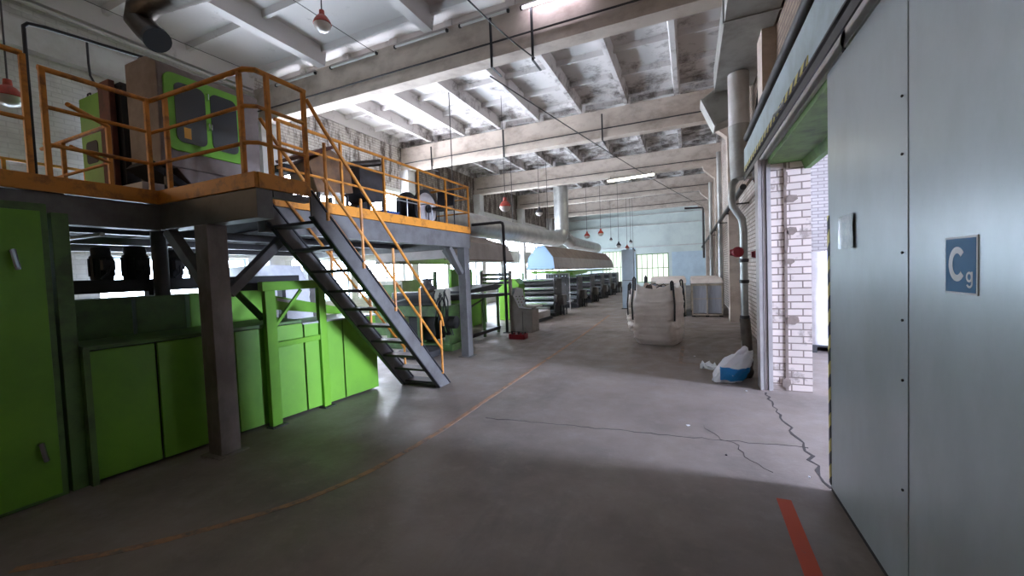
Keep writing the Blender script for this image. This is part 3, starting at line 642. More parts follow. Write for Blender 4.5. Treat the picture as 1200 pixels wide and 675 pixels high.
ic = thing('conveyor_guard', (-4.95, 4.2, 1.0), 'sloping green guard plate with lettering band above the enclosure', 'machine guard')
MB().prism([(-4.93, 3.55, 1.42), (-4.93, 4.95, 1.09), (-4.93, 4.95, 1.0), (-4.93, 3.55, 1.24)], (-.03, 0, 0)).build('guard_plate', 'green', ic)
MB().prism([(-4.925, 3.6, 1.385), (-4.925, 3.8, 1.34), (-4.925, 3.8, 1.30), (-4.925, 3.6, 1.345)], (-.004, 0, 0)).build('label_plate', 'hood', ic)
boxes('support', 'green_dk', ic, [((-5.0, 4.70, 0), (-4.96, 4.74, 1.1))])
boxes('support', 'green_dk', ic, [((-5.06, 3.72, 0), (-5.02, 3.76, 1.3))])
# bench carrying motors
bn = thing('drive_bench', (-5.5, 2.5, 1.5), 'dark greasy beam carrying the motors under the platform', 'machine')
MB().box((-5.75, 1.7, 1.55), (-5.25, 4.2, 1.68)).build('beam', 'dark', bn, .006)
boxes('foot', 'black', bn, [((-5.6, y, 1.50), (-5.5, y+.06, 1.55)) for y in (1.8, 2.5, 3.3)])
boxes('foot', 'black', bn, [((-5.6, 4.1, 0), (-5.5, 4.16, 1.55))])
for i, (y, r, h_, lab) in enumerate(((2.12, .09, .34, 'leftmost upright dark electric motor on the greasy beam'), (2.40, .11, .36, 'second dark electric motor on the beam, left of the grey support pipe'), (2.74, .09, .33, 'dark electric motor on the beam just right of the grey support pipe'), (3.02, .10, .30, 'rightmost dark electric motor on the beam, next to the steel column'))):
    mt = thing('electric_motor', (-5.5, y, 1.68), lab, 'motor', None)
    MB().lathe((-5.5, y, 1.68), [(r*.95, 0), (r, .02), (r, h_*.7), (r*.85, h_*.74), (r*.85, h_*.95), (r*.6, h_)], 18).build('housing', 'dark', mt)
    mb = MB()
    for q in range(12):
        a = q*math.pi/6; mb.bar((-5.5+math.cos(a)*r, y+math.sin(a)*r, 1.72), (-5.5+math.cos(a)*r, y+math.sin(a)*r, 1.68+h_*.65), .006, .02, (math.cos(a), math.sin(a), 0))
    mb.build('cooling_fins', 'black', mt)
    MB().box((-5.40, y-.05, 1.78), (-5.34, y+.05, 1.88)).build('terminal_box', 'steel_dk', mt, .005)
    MB().tube([(-5.34, y, 1.82), (-5.28, y-.04, 1.74), (-5.27, y-.1, 1.69)], .01, 6).build('cable', 'black', mt)
# green support frame
gf = thing('green_gantry', (-4.2, 3.3, 0), 'bright green rectangular post frame in front of the low enclosure', 'frame')
for (a, b_) in ((2.93, 3.05), (3.62, 3.72)):
    MB().box((-4.26, a, .012), (-4.20, b_, 1.50)).build('post', 'green', gf, .004)
    MB().box((-4.27, a-.03, 0), (-4.15, b_+.03, .012)).build('foot_plate', 'steel_dk', gf)
MB().box((-4.27, 2.90, 1.50), (-4.19, 3.75, 1.60)).build('top_beam', 'green', gf, .004)
MB().box((-4.26, 3.05, .86), (-4.21, 3.62, .92)).build('cross_bar', 'green', gf, .004)
MB().bar((-4.24, 3.05, 1.1), (-4.24, 3.4, 1.49), .03, .03, (1, 0, 0)).build('brace', 'green', gf)
MB().bar((-4.80, 2.98, 1.55), (-4.27, 2.98, 1.55), .07, .08).build('rear_arm', 'dark', gf)
MB().bar((-4.75, 2.95, 1.52), (-4.29, 2.95, 1.2), .05, .05).build('rear_brace', 'green_dk', gf)
# heap of wrapped material in the background
wr = thing('wrapped_stack', (-7.0, 5.0, 0), 'tall load wrapped in crumpled clear film behind the green frame', 'wrapped load')
blob_box((-7.0, 4.9, .12), 1.3, 1.1, 1.75, 9, amp=.08, nz=18, nt=40, fold=4, top=.85).build('wrapped_load', 'plastic_white', wr)
boxes('pallet_runner', 'wood', wr, [((x-.05, 4.4, 0), (x+.05, 5.4, .12)) for x in (-7.5, -7.0, -6.5)])

# ================================================================= MACHINE BEHIND THE STAIRS
sm = thing('extruder_press', (-5.4, 7.5, 0), 'green and grey press machine standing behind the staircase', 'machine')
mb = MB()
for x in (-6.3, -5.45, -4.75): mb.box((x, 7.2, .12), (x+.1, 7.75, .92))
mb.box((-6.4, 7.15, .0), (-4.55, 7.85, .14)); mb.build('base_frame', 'green_dk', sm, .008)
MB().box((-6.3, 7.15, .72), (-4.62, 7.8, .95)).build('bed', 'green_dk', sm, .01)
MB().box((-6.15, 7.25, .95), (-4.9, 7.7, 1.24)).build('upper_housing', 'steel_dk', sm, .015)
MB().box((-6.0, 7.22, 1.0), (-5.1, 7.25, 1.18)).build('front_slot', 'dark', sm)
MB().lathe((-5.35, 7.5, 1.24), [(.22, 0), (.20, .06), (.11, .16), (.10, .24), (.13, .25), (.13, .29)], 20).build('funnel', 'steel', sm)
MB().box((-4.9, 7.1, .95), (-4.66, 7.35, 1.30)).build('control_box', 'cream', sm, .01)
random.seed(3)
for q in range(12):
    y0, z0 = 7.05-random.random()*.06, 1.3-random.random()*.2; x0 = -4.85+random.random()*.3
    MB().tube([(x0, y0, z0), (x0+random.uniform(-.08, .12), y0-.06, z0-.2), (x0+random.uniform(-.1, .1), y0-.03, z0-.5), (x0+random.uniform(-.1, .12), y0+.1, .35)], .014, 6).build('hose', 'black', sm)
MB().lathe((-4.5, 7.12, .62), [(.1, -.14), (.13, -.12), (.13, .1), (.06, .14)], 16, 'x').build('pump', 'dark', sm)
MB().box((-5.75, 7.3, .2), (-5.05, 7.7, .7)).build('inner_tank', 'dark', sm, .01)
MB().bar((-6.3, 6.9, .95), (-5.6, 7.12, 1.12), .12, .03).build('outfeed_chute', 'galv', sm)
tag(MB().lathe((-5.0, 6.66, 0), [(.40, 0), (.42, .02), (.42, .12), (.38, .14)], 24).build('drip_pan', 'dark'), 'dark round drip pan on the floor below the green press', 'pan')
mb = MB()
ob = thing('light_panel_box', (-7.0, 8.4, 0), 'pale cabinet with a green door in the gap behind the press', 'cabinet')
MB().box((-7.6, 8.2, 0), (-6.6, 9.0, 1.5)).build('cabinet_body', 'cream', ob, .01)
MB().box((-7.55, 8.17, .1), (-6.65, 8.2, 1.4)).build('door', 'green_dk', ob, .004)

# ================================================================= CONVEYOR LINE
cv = thing('infeed_table', (-5.0, 9.3, 0), 'long infeed conveyor table with dark frame beyond the far platform column', 'conveyor')
MB().prism([(-4.72, 8.0, 1.12), (-4.72, 10.6, 1.02), (-4.72, 10.6, .95), (-4.72, 8.0, 1.0)], (-1.2, 0, 0)).build('table_top', 'steel_dk', cv, .006)
MB().prism([(-4.85, 8.3, 1.20), (-4.85, 9.9, 1.30), (-4.85, 10.4, 1.25), (-4.85, 10.0, 1.14), (-4.85, 8.3, 1.14)], (-1.0, 0, 0)).build('film_web', 'black', cv)
for y in (8.1, 9.0, 9.8): 
    MB().box((-4.79, y, 0), (-4.73, y+.06, 1.0)).build('leg', 'green_dk', cv)
    MB().box((-5.9, y, 0), (-5.84, y+.06, 1.0)).build('leg', 'green_dk', cv)
for x in (-4.76, -5.87): MB().bar((x, 8.05, .12), (x, 9.9, .12), .06, .08).build('lower_rail', 'steel_dk', cv)
MB().bar((-4.76, 8.2, .78), (-4.76, 9.0, .95), .03, .03).build('brace', 'steel_dk', cv)
gp = thing('green_side_panels', (-5.4, 10.5, 0), 'bright green machine side panels behind the infeed table', 'machine panel')
for a, b_, z1 in ((9.0, 10.3, .95), (10.35, 11.6, 1.0)): MB().box((-6.1, a, .02), (-6.02, b_, z1)).build('panel', 'green', gp, .005)
MB().box((-6.12, 9.6, 1.12), (-6.04, 10.8, 1.75)).build('upper_panel', 'green', gp, .005)
mb = MB().box((-6.2, 8.95, 0), (-6.12, 11.65, .06)).box((-6.2, 8.95, 0), (-6.13, 9.02, 1.7)).box((-6.2, 11.58, 0), (-6.13, 11.65, 1.7)); mb.build('frame', 'green_dk', gp)
def make_hood(name_lab, y0, y1, xr, wid, z0, end_m, top=.95):
    h = thing('extraction_hood', (xr-wid/2, (y0+y1)/2, z0), name_lab, 'hood')
    s1 = .14
    prof = [(xr, z0), (xr-.06, z0+.42), (xr-wid*.38, z0+top), (xr-wid*.62, z0+top), (xr-wid+.06, z0+.42), (xr-wid, z0)]
    def face(a, b_, m, nm):
        n = V((-(b_[1]-a[1]), 0, b_[0]-a[0])).normalized()*.012
        MB().prism([(a[0], y0+s1*(a[1]-z0), a[1]), (b_[0], y0+s1*(b_[1]-z0), b_[1]), (b_[0], y1-.5*(b_[1]-z0), b_[1]), (a[0], y1-.5*(a[1]-z0), a[1])], tuple(n)).build(nm, m, h)
    face(prof[0], prof[1], 'hood', 'side_sheet'); face(prof[1], prof[2], 'hood_top', 'sloped_sheet'); face(prof[2], prof[3], 'hood_top', 'top_sheet'); face(prof[3], prof[4], 'hood_top', 'sloped_sheet'); face(prof[4], prof[5], 'hood', 'side_sheet')
    MB().prism([(x, y0+s1*(z-z0), z) for x, z in prof], (0, .012, 0)).build('end_sheet', end_m, h)
    MB().prism([(x, y1-.5*(z-z0), z) for x, z in prof], (0, .012, 0)).build('end_sheet', 'hood', h)
    boxes('rim', 'hood_top', h, [((xr-.01, y0, z0-.035), (xr+.02, y1, z0)), ((xr-wid-.02, y0, z0-.035), (xr-wid+.01, y1, z0))])
    return h
make_hood('nearer long grey extraction hood partly hidden by the far platform column', 7.4, 11.1, -4.8, 1.9, 1.95, 'hood', .68)
make_hood('farther long extraction hood with a pale blue hexagonal end', 14.0, 26.4, -4.45, 1.08, 1.68, 'hood_blue', .86)
# duct
dk = thing('ventilation_duct', (-5.8, 17, 2.9), 'big round galvanised spiral duct running over the hoods and up to the roof', 'duct')
def spiral(pts, r, step=.16, amp=.008, n=20):
    out = []; rs = []
    pts = [V(p) for p in pts]
    for i in range(len(pts)-1):
        L_ = (pts[i+1]-pts[i]).length; m_ = max(1, int(L_/step))
        for q in range(m_):
            out.append(pts[i]+(pts[i+1]-pts[i])*q/m_); rs.append(r+(amp if q % 2 else 0))
    out.append(pts[-1]); rs.append(r); return MB().tube(out, rs, n)
spiral([(-5.85, 7.6, 3.0), (-5.75, 18.6, 3.08)], .34, .12).build('main_run', 'galv', dk)
MB().tube([(-5.75, 18.6, 3.08), (-5.72, 18.85, 3.15), (-5.66, 19.0, 3.3), (-5.62, 19.05, 3.5)], [.345, .37, .37, .345], 20).build('elbow', 'galv', dk)
spiral([(-5.62, 19.05, 3.5), (-5.62, 19.05, 6.7)], .34, .14).build('riser', 'galv', dk)
MB().tube([(-5.6, 19.3, 3.3), (-5.55, 19.7, 3.12), (-5.5, 20.2, 3.0)], [.3, .32, .30], 20).build('elbow', 'galv', dk)
spiral([(-5.5, 20.2, 3.0), (-5.45, 26.2, 2.95)], .29, .14).build('far_run', 'galv', dk)
for y in (16.0, 20.8, 22.6, 24.3, 25.8): MB().tube([(-5.75, y, 2.74), (-5.75, y, 2.84-.02)], .14, 14).build('stub', 'galv_dull', dk)
for y in (9.5, 13.5, 17.5): MB().bar((-5.8, y, 3.35), (-5.8, y, 6.5), .012, .03).build('hanger', 'steel_dk', dk)
# roller units
def roller_unit(loc, lab, grp='roller units of the printing line'):
    x, y, z = loc; u = thing('roller_unit', loc, lab, 'machine', grp)
    for q, xx in enumerate((-.62, .62)):
        MB().box((x+xx-.03, y-.35, .12), (x+xx+.03, y+.5, 1.32)).build('side_plate', 'steel_dk' if q else 'steel', u, .01)
    MB().box((x-.7, y-.55, 0), (x+.7, y+.7, .12)).build('base', 'black', u, .01)
    for i, (zz, r, m) in enumerate(((.42, .10, 'chrome'), (.64, .075, 'chrome'), (.82, .06, 'steel_dk'), (.98, .07, 'chrome'), (1.14, .06, 'rubber'), (1.28, .055, 'chrome'))):
        MB().lathe((x, y-.3+.04*(i % 2), zz), [(r*.5, -.66), (r*.5, -.6), (r, -.59), (r, .59), (r*.5, .6), (r*.5, .66)], 16, 'x').build('roller', m, u)
    MB().box((x-.58, y+.44, .14), (x+.58, y+.47, 1.30)).build('shade_backing', 'dark', u)  # dark sheet added to put shade between the rollers
    MB().box((x-.55, y-.95, .28), (x+.5, y-.5, .34)).build('feed_tray', 'galv', u)
    boxes('tray_leg', 'steel_dk', u, [((x+xx-.02, y-.93, 0), (x+xx+.02, y-.89, .28)) for xx in (-.5, .45)])
    MB().box((x+.66, y-.1, .35), (x+.88, y+.30, .72)).build('motor_box', 'steel', u, .02)
    boxes('stand_leg', 'black', u, [((x+xx, yy, 0), (x+xx+.04, yy+.04, .35)) for yy in (y-.05, y+.28) for xx in (.72, .84)])
    MB().lathe((x+.66, y-.28, .62), [(.12, 0), (.13, .01), (.13, .035), (.05, .05)], 16, 'x').build('handwheel', 'steel', u)
    return u
ru = roller_unit((-5.0, 14.0, 0), 'nearest roller unit with stacked shiny rollers under the farther hood')
for y, lab in ((17.2, 'second roller unit along the line, just past the dark strip curtain'), (19.7, 'third roller unit along the line below the hood'), (22.2, 'fourth roller unit along the line below the hood'), (24.7, 'fifth roller unit below the far end of the hood'), (27.2, 'last roller unit of the line beyond the hood')):
    copy_tree(ru, (-5.0, y, 0), lab)
cu = thing('strip_curtain', (-4.8, 15.7, 0), 'dark vertical strip curtain hanging between the first two roller units', 'curtain')
for q in range(8): MB().box((-5.4+q*.12, 15.71+.012*(q % 2), .35), (-5.4+q*.12+.11, 15.72+.012*(q % 2), 1.45)).build('strip', 'curtain', cu)
mb = MB().box((-5.45, 15.70, 1.45), (-4.38, 15.74, 1.48)).box((-4.41, 15.70, 0), (-4.38, 15.74, 1.45)).box((-5.45, 15.70, 0), (-5.42, 15.74, 1.45)); mb.build('curtain_frame', 'hood', cu)
gr = thing('green_hood_frame', (-5.5, 20, 0), 'green steel beams carried on posts below the farther hood', 'frame')
for x in (-4.52, -5.44): MB().box((x-.03, 14.3, 1.50), (x+.03, 26.2, 1.60)).build('beam', 'green', gr)
for y in (14.3, 17.5, 20.5, 23.5, 26.1):
    MB().box((-5.41, y, 1.50), (-4.55, y+.08, 1.58)).build('cross_beam', 'green', gr)
    MB().box((-5.86, y, 0), (-5.80, y+.08, 1.56)).build('post', 'green_dk', gr)
MB().prism([(-4.5, 16.6, 1.50), (-4.5, 19.4, 1.50), (-4.5, 19.2, 1.44), (-4.5, 16.8, 1.36)], (-.9, 0, 0)).build('inner_tray', 'green', gr)
tf = thing('track_frame', (-4.4, 14, 0), 'low dark track frame with a pale tray in front of the nearest roller unit', 'machine frame')
for x_ in (-4.28, -4.75): MB().bar((x_-.12, 11.6, .045), (x_, 13.0, .045), .05, .09).build('rail', 'black', tf)
MB().prism([(-4.9, 11.7, .09), (-4.38, 11.7, .09), (-4.30, 12.9, .09), (-4.85, 12.9, .09)], (0, 0, .22)).build('tray', 'hood', tf, .01)
gu = thing('green_machine_head', (-5.5, 12.3, 0), 'rounded bright green machine head beside the control console', 'machine')
MB().prism([(-5.9, 12.3, 0), (-5.9, 12.3, 1.25), (-5.8, 12.3, 1.38), (-5.3, 12.3, 1.38), (-5.15, 12.3, 1.2), (-5.15, 12.3, 0)], (0, .5, 0)).build('head_body', 'green', gu, .02)
MB().box((-5.45, 12.27, .85), (-5.25, 12.30, 1.08)).build('display', 'dark', gu, .004)
MB().tube([(-5.95, 12.4, .95), (-5.95, 12.4, 1.2)], .07, 12).build('side_roll', 'black', gu)
mbx = thing('turn_bars', (-5.4, 10.9, 1.2), 'row of pale horizontal idler rollers between the two hoods', 'machine')
for z in (1.30, 1.42, 1.54): MB().lathe((-5.3, 10.9, z), [(.03, -.45), (.045, -.44), (.045, .44), (.03, .45)], 12, 'x').build('roller', 'chrome', mbx)
boxes('stand', 'hood', mbx, [((x-.03, 10.84, 0), (x+.03, 10.96, 1.65)) for x in (-5.78, -4.84)])
# console
cs = thing('control_console', (-4.05, 10.1, 0), 'grey control console with sloping button panel beside the aisle', 'control console')
MB().prism([(-4.42, 9.85, 0), (-4.42, 9.85, .98), (-4.30, 9.85, .98), (-4.15, 9.85, .64), (-3.78, 9.85, .60), (-3.78, 9.85, 0)], (0, .5, 0)).build('console_body', 'grey_box', cs, .01)
cpn = MB().prism([(-4.285, 9.8, .97), (-4.13, 9.8, .655), (-3.80, 9.83, .62), (-3.80, 9.83, .66), (-3.95, 9.83, .70), (-4.03, 9.83, 1.16), (-4.2, 9.83, 1.20)], (0, .03, 0)).build('button_panel', 'plastic_white', cs)
random.seed(5)
for q in range(12):
    MB().lathe((-4.19+.09*(q % 3)-.0*q+(q//3)*.03, 9.795, .96-.075*(q//3)), [(.014, -.008), (.014, .004)], 8, 'y').build('button', random.choice(['redbox', 'black', 'black', 'green']), cpn)
MB().prism([(-4.15, 9.82, .72), (-3.66, 9.82, .70), (-3.66, 9.82, .66), (-4.15, 9.82, .66)], (0, .5, 0)).build('desk_top', 'cream', cs)
MB().box((-4.06, 9.842, .05), (-4.05, 9.85, .55)).build('door_seam', 'dark', cs)
tb = thing('tool_crate', (-3.85, 9.0, 0), 'small dark red crate of tools on the floor in front of the console', 'crate')
mb = MB(); mb.box((-4.0, 8.8, 0), (-3.6, 9.05, .012)); mb.box((-4.0, 8.8, .012), (-3.985, 9.05, .12)); mb.box((-3.615, 8.8, .012), (-3.6, 9.05, .12)); mb.box((-3.985, 8.8, .012), (-3.615, 8.815, .12)); mb.box((-3.985, 9.035, .012), (-3.615, 9.05, .12))
mb.build('crate_body', 'redbox', tb, .004)
mb = MB().tube([(-3.98, 8.92, .12), (-3.98, 8.92, .17), (-3.62, 8.92, .17), (-3.62, 8.92, .12)], .01, 6); mb.build('carry_handle', 'black', tb)
for q in range(4): tag(MB().lathe((-3.93+q*.085, 8.86+.04*(q % 2), .013), [(.028, 0), (.03, .02), (.03, .1), (.014, .13), (.014, .16)], 12).build('oil_bottle', ['black', 'hood', 'black', 'steel'][q]), 'small oil bottle in the red crate, %s from the left' % ['first', 'second', 'third', 'fourth'][q], 'bottle', 'bottles in the red crate')
# black bent pipe
bp = thing('air_pipe', (-4.45, 9.7, 0), 'black bent pipe standing at the console and turning left at the top', 'pipe')
MB().tube([(-4.47, 9.75, .02), (-4.47, 9.75, 2.83), (-4.49, 9.75, 2.9), (-4.55, 9.75, 2.93), (-5.4, 9.75, 2.93)], .04, 12).build('pipe', 'black', bp)
MB().box((-4.55, 9.67, 0), (-4.39, 9.83, .02)).build('foot_plate', 'black', bp)

# ================================================================= LAMPS AND ROOF DETAILS
def lamp(loc, ztop, lab, r=.14, dark=False):
    x, y, z = loc; l_ = thing('pendant_lamp', loc, lab, 'lamp', 'pendant lamps')
    MB().lathe(loc, [(r*.2, r*1.75), (r*.28, r*1.7), (r*.32, r*1.15), (r*.55, r*1.0), (r*.9, r*.5), (r*1.02, r*.15), (r*1.0, r*.1)], 20).build('lamp_shade', 'steel_dk' if dark else 'red', l_)
    MB().lathe(loc, [(r*.3, -r*.72), (r*.65, -r*.55), (r*.88, -r*.25), (r*.95, r*.1)], 20).build('lamp_glass', 'globe', l_)
    MB().tube([(x, y, z+r*1.7), (x, y, ztop)], .009, 6).build('cord', 'steel_dk', l_)
    return l_
lamp((-5.05, 4.7, 5.47), 6.78, 'red pendant lamp hanging nearest the camera at upper left', .13)
lamp((-7.45, 2.15, 3.92), 6.78, 'pendant lamp at the extreme left edge behind the orange rail', .13)
lamp((-4.95, 11.0, 3.52), 6.78, 'red pendant lamp above the nearer hood, right of the platform', .17)
lamp((-4.95, 14.0, 3.7), 6.78, 'dark pendant lamp between the near red lamp and the duct riser', .13, True)
lamp((-4.62, 20.0, 3.23), 6.78, 'red pendant lamp just right of the duct riser', .14)
lamp((-3.94, 20.0, 3.31), 6.78, 'red pendant lamp second to the right of the duct riser', .14)
lamp((-4.49, 26.0, 3.40), 6.78, 'tiny grey pendant lamp right of the two small red ones', .09, True)
lamp((-3.72, 24.0, 2.89), 6.78, 'small grey pendant lamp above the end of the machine line', .14, True)
lamp((-3.52, 26.0, 2.81), 6.78, 'small red pendant lamp above the narrow pale blue column', .13)
lamp((-3.40, 28.0, 2.70), 6.78, 'small grey pendant lamp, rightmost of the far cluster', .13, True)
lamp((-3.35, 26.4, 3.2), 6.78, 'highest small grey pendant lamp of the far cluster', .1, True)
def tube_light(x0, x1, y, z, lab, lit=False):
    t = thing('tube_light', ((x0+x1)/2, y, z), lab, 'ceiling light', 'tube lights along the near beam' if y < 8 else None)
    MB().box((x0, y-.04, z+.03), (x1, y+.03, z+.07)).build('housing', 'hood', t, .004)
    MB().tube([(x0+.04, y-.03, z+.005), (x1-.04, y-.03, z+.005)], .022, 10).build('tube', 'tube_on' if lit else 'tube_off', t)
    boxes('end_cap', 'dark', t, [((x0, y-.05, z-.02), (x0+.04, y, z+.03)), ((x1-.04, y-.05, z-.02), (x1, y, z+.03))])
for i, (a, b_) in enumerate(((-9.1, -7.75), (-7.3, -5.95), (-5.5, -4.2), (-3.95, -2.9))):
    tube_light(a, b_, 6.97, 6.33, ['leftmost unlit tube light on the near beam', 'second unlit tube light from the left on the near beam', 'third unlit tube light from the left on the near beam', 'unlit tube light just left of the lit one on the near beam'][i])
tube_light(-2.65, -1.45, 6.90, 6.25, 'glowing tube light at the top of the near beam', True)
fx = thing('panel_light', (-2.0, 18.2, 5.3), 'glowing angled panel light under the third roof beam', 'ceiling light')
MB().prism([(-3.25, 18.1, 5.44), (-1.25, 18.1, 5.50), (-1.25, 18.1, 5.54), (-3.25, 18.1, 5.48)], (0, .35, 0)).build('housing', 'hood', fx)
MB().prism([(-3.2, 18.12, 5.41), (-1.3, 18.12, 5.47), (-1.3, 18.12, 5.495), (-3.2, 18.12, 5.435)], (0, .25, 0)).build('diffuser', emit('warm_panel', (255, 250, 226), 10), fx)
for x in (-3.1, -1.4): MB().tube([(x, 18.3, 5.5), (x, 18.45, 5.8)], .012, 6).build('bracket', 'steel_dk', fx)
for i, (x, y, z0, z1, lab) in enumerate(((-3.28, 6.95, 5.42, 6.3, 'left black hanger rod on the face of the near beam'), (-2.47, 6.95, 5.35, 6.25, 'right black hanger rod on the face of the near beam'), (-2.35, 12.65, 5.52, 6.3, 'black hanger rod on the second beam nearest the right wall'), (-5.65, 12.65, 5.5, 6.4, 'middle black hanger rod on the second beam'), (-8.57, 12.65, 5.5, 6.3, 'black hanger rod on the second beam nearest the left wall'))):
    o = thing('hanger_rod', (x, y, z0), lab, 'hanger', 'hanger rods on the beams')
    MB().box((x-.02, y-.03, z0), (x+.02, y, z1)).build('rod', 'black', o)
    MB().box((x-.02, y-.03, z0-.012), (x+.02, y+.4, z0)).build('foot', 'black', o)
def sag(a, b_, s, n=10): a, b_ = V(a), V(b_); return [a+(b_-a)*i/n-V((0, 0, s*4*(i/n)*(1-i/n))) for i in range(n+1)]
tag(MB().tube(sag((-2.65, 4.7, 5.25), (-2.42, 6.9, 5.35), .05), .012, 6).build('cable', 'black'), 'black cable coming down from upper right to the near beam', 'cable')
tag(MB().tube(sag((-3.5, 7.3, 5.45), (.9, 30, 5.5), .15, 20), .014, 6).build('cable', 'steel_dk'), 'long thin cable running down the hall beneath the roof beams', 'cable')
tag(MB().tube(sag((-6.0, 1.0, 6.35), (-6.0, 6.9, 6.35), .05), .007, 6).build('cable', 'steel_dk'), 'thin wire strung below the ceiling above the cab', 'cable')
tag(MB().tube(sag((-8.7, 1.0, 6.25), (-8.7, 6.9, 6.25), .08), .007, 6).build('cable', 'steel_dk'), 'thin wire strung below the ceiling near the left wall', 'cable')
tag(MB().tube([(LX+.12, 1.0, 6.32), (LX+.12, 6.9, 6.32)], .035, 8).build('wall_conduit', 'white_wall'), 'pale conduit along the top of the left wall', 'conduit')
# elbow duct upper left
ed = thing('elbow_duct', (-6.9, 3.4, 5.3), 'dark round elbow duct under the ceiling at upper left', 'duct')
spiral([(-3.6, 4.12, 5.86), (-7.3, 3.62, 5.86)], .17, .12, .005).build('run', 'duct_dk', ed)
MB().tube([(-7.3, 3.62, 5.86), (-7.55, 3.6, 5.80), (-7.62, 3.6, 5.64), (-7.42, 3.6, 5.45), (-7.22, 3.6, 5.28)], [.17, .185, .19, .175, .165], 20).build('elbow', 'duct_dk', ed)
MB().tube([(-7.25, 3.6, 5.31), (-7.19, 3.6, 5.25)], .178, 20).build('collar', 'black', ed)
MB().bar((-5.5, 3.86, 6.02), (-5.5, 3.86, 6.7), .03, .01).build('strap', 'steel_dk', ed)

# ================================================================= RIGHT WALL FITTINGS
du = thing('supply_duct', (.8, 6, 4.9), 'rectangular grey sheet metal duct along the right wall under the ceiling', 'duct')
for a, b_ in ((1.2, 4.0), (4.02, 6.4), (6.42, 8.9)): MB().box((.50, a, 4.9), (1.15, b_, 5.32)).build('duct_section', 'galv_dull', du, .006)
boxes('flange', 'galv', du, [((.48, y-.015, 4.885), (1.17, y+.015, 5.34)) for y in (4.01, 6.41)])
MB().prism([(.28, 8.92, 4.82), (.51, 8.92, 4.30), (.80, 8.92, 4.38), (.84, 8.92, 4.92), (.50, 8.92, 4.98)], (0, .5, 0)).build('outlet', 'galv_dull', du, .006)
MB().prism([(.26, 8.905, 4.83), (.50, 8.905, 4.27), (.53, 8.905, 4.29), (.30, 8.905, 4.84)], (0, .53, 0)).build('outlet_lip', 'galv', du)
vp = thing('drain_pipe', (.85, 8.2, 0), 'thick white vertical pipe bending into a thin pipe beside the gateway', 'pipe')
MB().tube([(.84, 8.2, 4.88), (.84, 8.2, 4.0)], .165, 20).build('thick_pipe', 'white_wall', vp)
MB().tube([(.84, 8.2, 4.0), (.86, 8.2, 3.08)], .172, 20).build('lower_thick_pipe', 'galv_dull', vp)
MB().tube([(.78, 8.2, 3.08), (.72, 8.2, 3.0), (.70, 8.2, 2.75), (.72, 8.2, 2.62), (.86, 8.2, 2.38), (.88, 8.2, 2.2), (.88, 8.2, .02)], .062, 14).build('thin_pipe', 'galv', vp)
for z in (1.62, 1.25, .62): MB().lathe((.88, 8.2, z), [(.07, 0), (.078, .01), (.078, .05), (.07, .06)], 14).build('coupling', 'steel_dk', vp)
MB().tube([(.88, 8.2, .62), (.9, 8.2, .3), (.91, 8.2, .01)], .085, 12).build('wrapped_foot', 'grey_bag', vp)
def valve(loc, lab, m):
    x, y, z = loc; v = thing('valve', loc, lab, 'valve')
    MB().lathe((x, y-.08, z), [(.07, -.03), (.095, 0), (.095, .02), (.07, .03)], 14, 'y').build('hand_wheel', m, v)
    MB().lathe(loc, [(.05, -.12), (.07, -.03), (.07, .04), (.05, .12)], 12, 'x').build('valve_body', m, v)
    return v
valve((.78, 8.2, 1.80), 'dark red valve wheel on the thin pipe', 'redbox'); valve((1.12, 8.25, 1.75), 'red valve on the brick wall right of the thin pipe', 'redbox')
tag(MB().tube([(1.02, 7.4, 3.2), (1.02, 8.0, 3.05), (1.12, 8.2, 2.9), (1.12, 8.25, 1.8)], .03, 10).build('heating_pipe', mat('rusty_pipe', (96, 56, 48), .6)), 'thin dark red pipe running down the wall beside the gateway', 'pipe')
lp = thing('long_wall_pipe', (.98, 20, 3.0), 'long grey pipe along the right wall at door height', 'pipe')
MB().tube([(.93, 8.6, 3.0), (.93, 35.4, 3.0)], .055, 10).build('pipe', 'steel_dk', lp)
for y in (10.5, 12.4, 15, 18.1, 21, 23.8): MB().box((.93, y, 2.93), (1.0 if abs(y-12.4) < .3 or abs(y-18.1) < .3 or abs(y-23.8) < .3 else 1.25, y+.04, 2.96)).build('bracket', 'steel_dk', lp)
for x, y0, lab in ((.95, 15.2, 'nearer vertical grey duct column on the right wall'), (.92, 20.5, 'farther vertical grey pipe on the right wall')):
    tag(MB().tube([(x, y0, .05), (x, y0, 5.3)], .07, 12).build('riser_pipe', 'galv'), lab, 'pipe')
tag(MB().tube([(.78, 26.0, 2.0), (.78, 26.0, 4.8), (.74, 26.0, 4.9), (-.2, 26.0, 4.95)], .06, 10).build('rain_pipe', 'steel_dk'), 'dark pipe turning into the hall high on the far right wall', 'pipe')
# thick service cables along wall base of the header end
tag(MB().tube([(1.12, 7.4, 4.86), (1.08, 7.7, 4.5), (1.1, 8.5, 4.0), (1.14, 8.7, 3.4)], .015, 6).build('cable', 'black'), 'black cable looping down the brick wall behind the grey duct', 'cable')

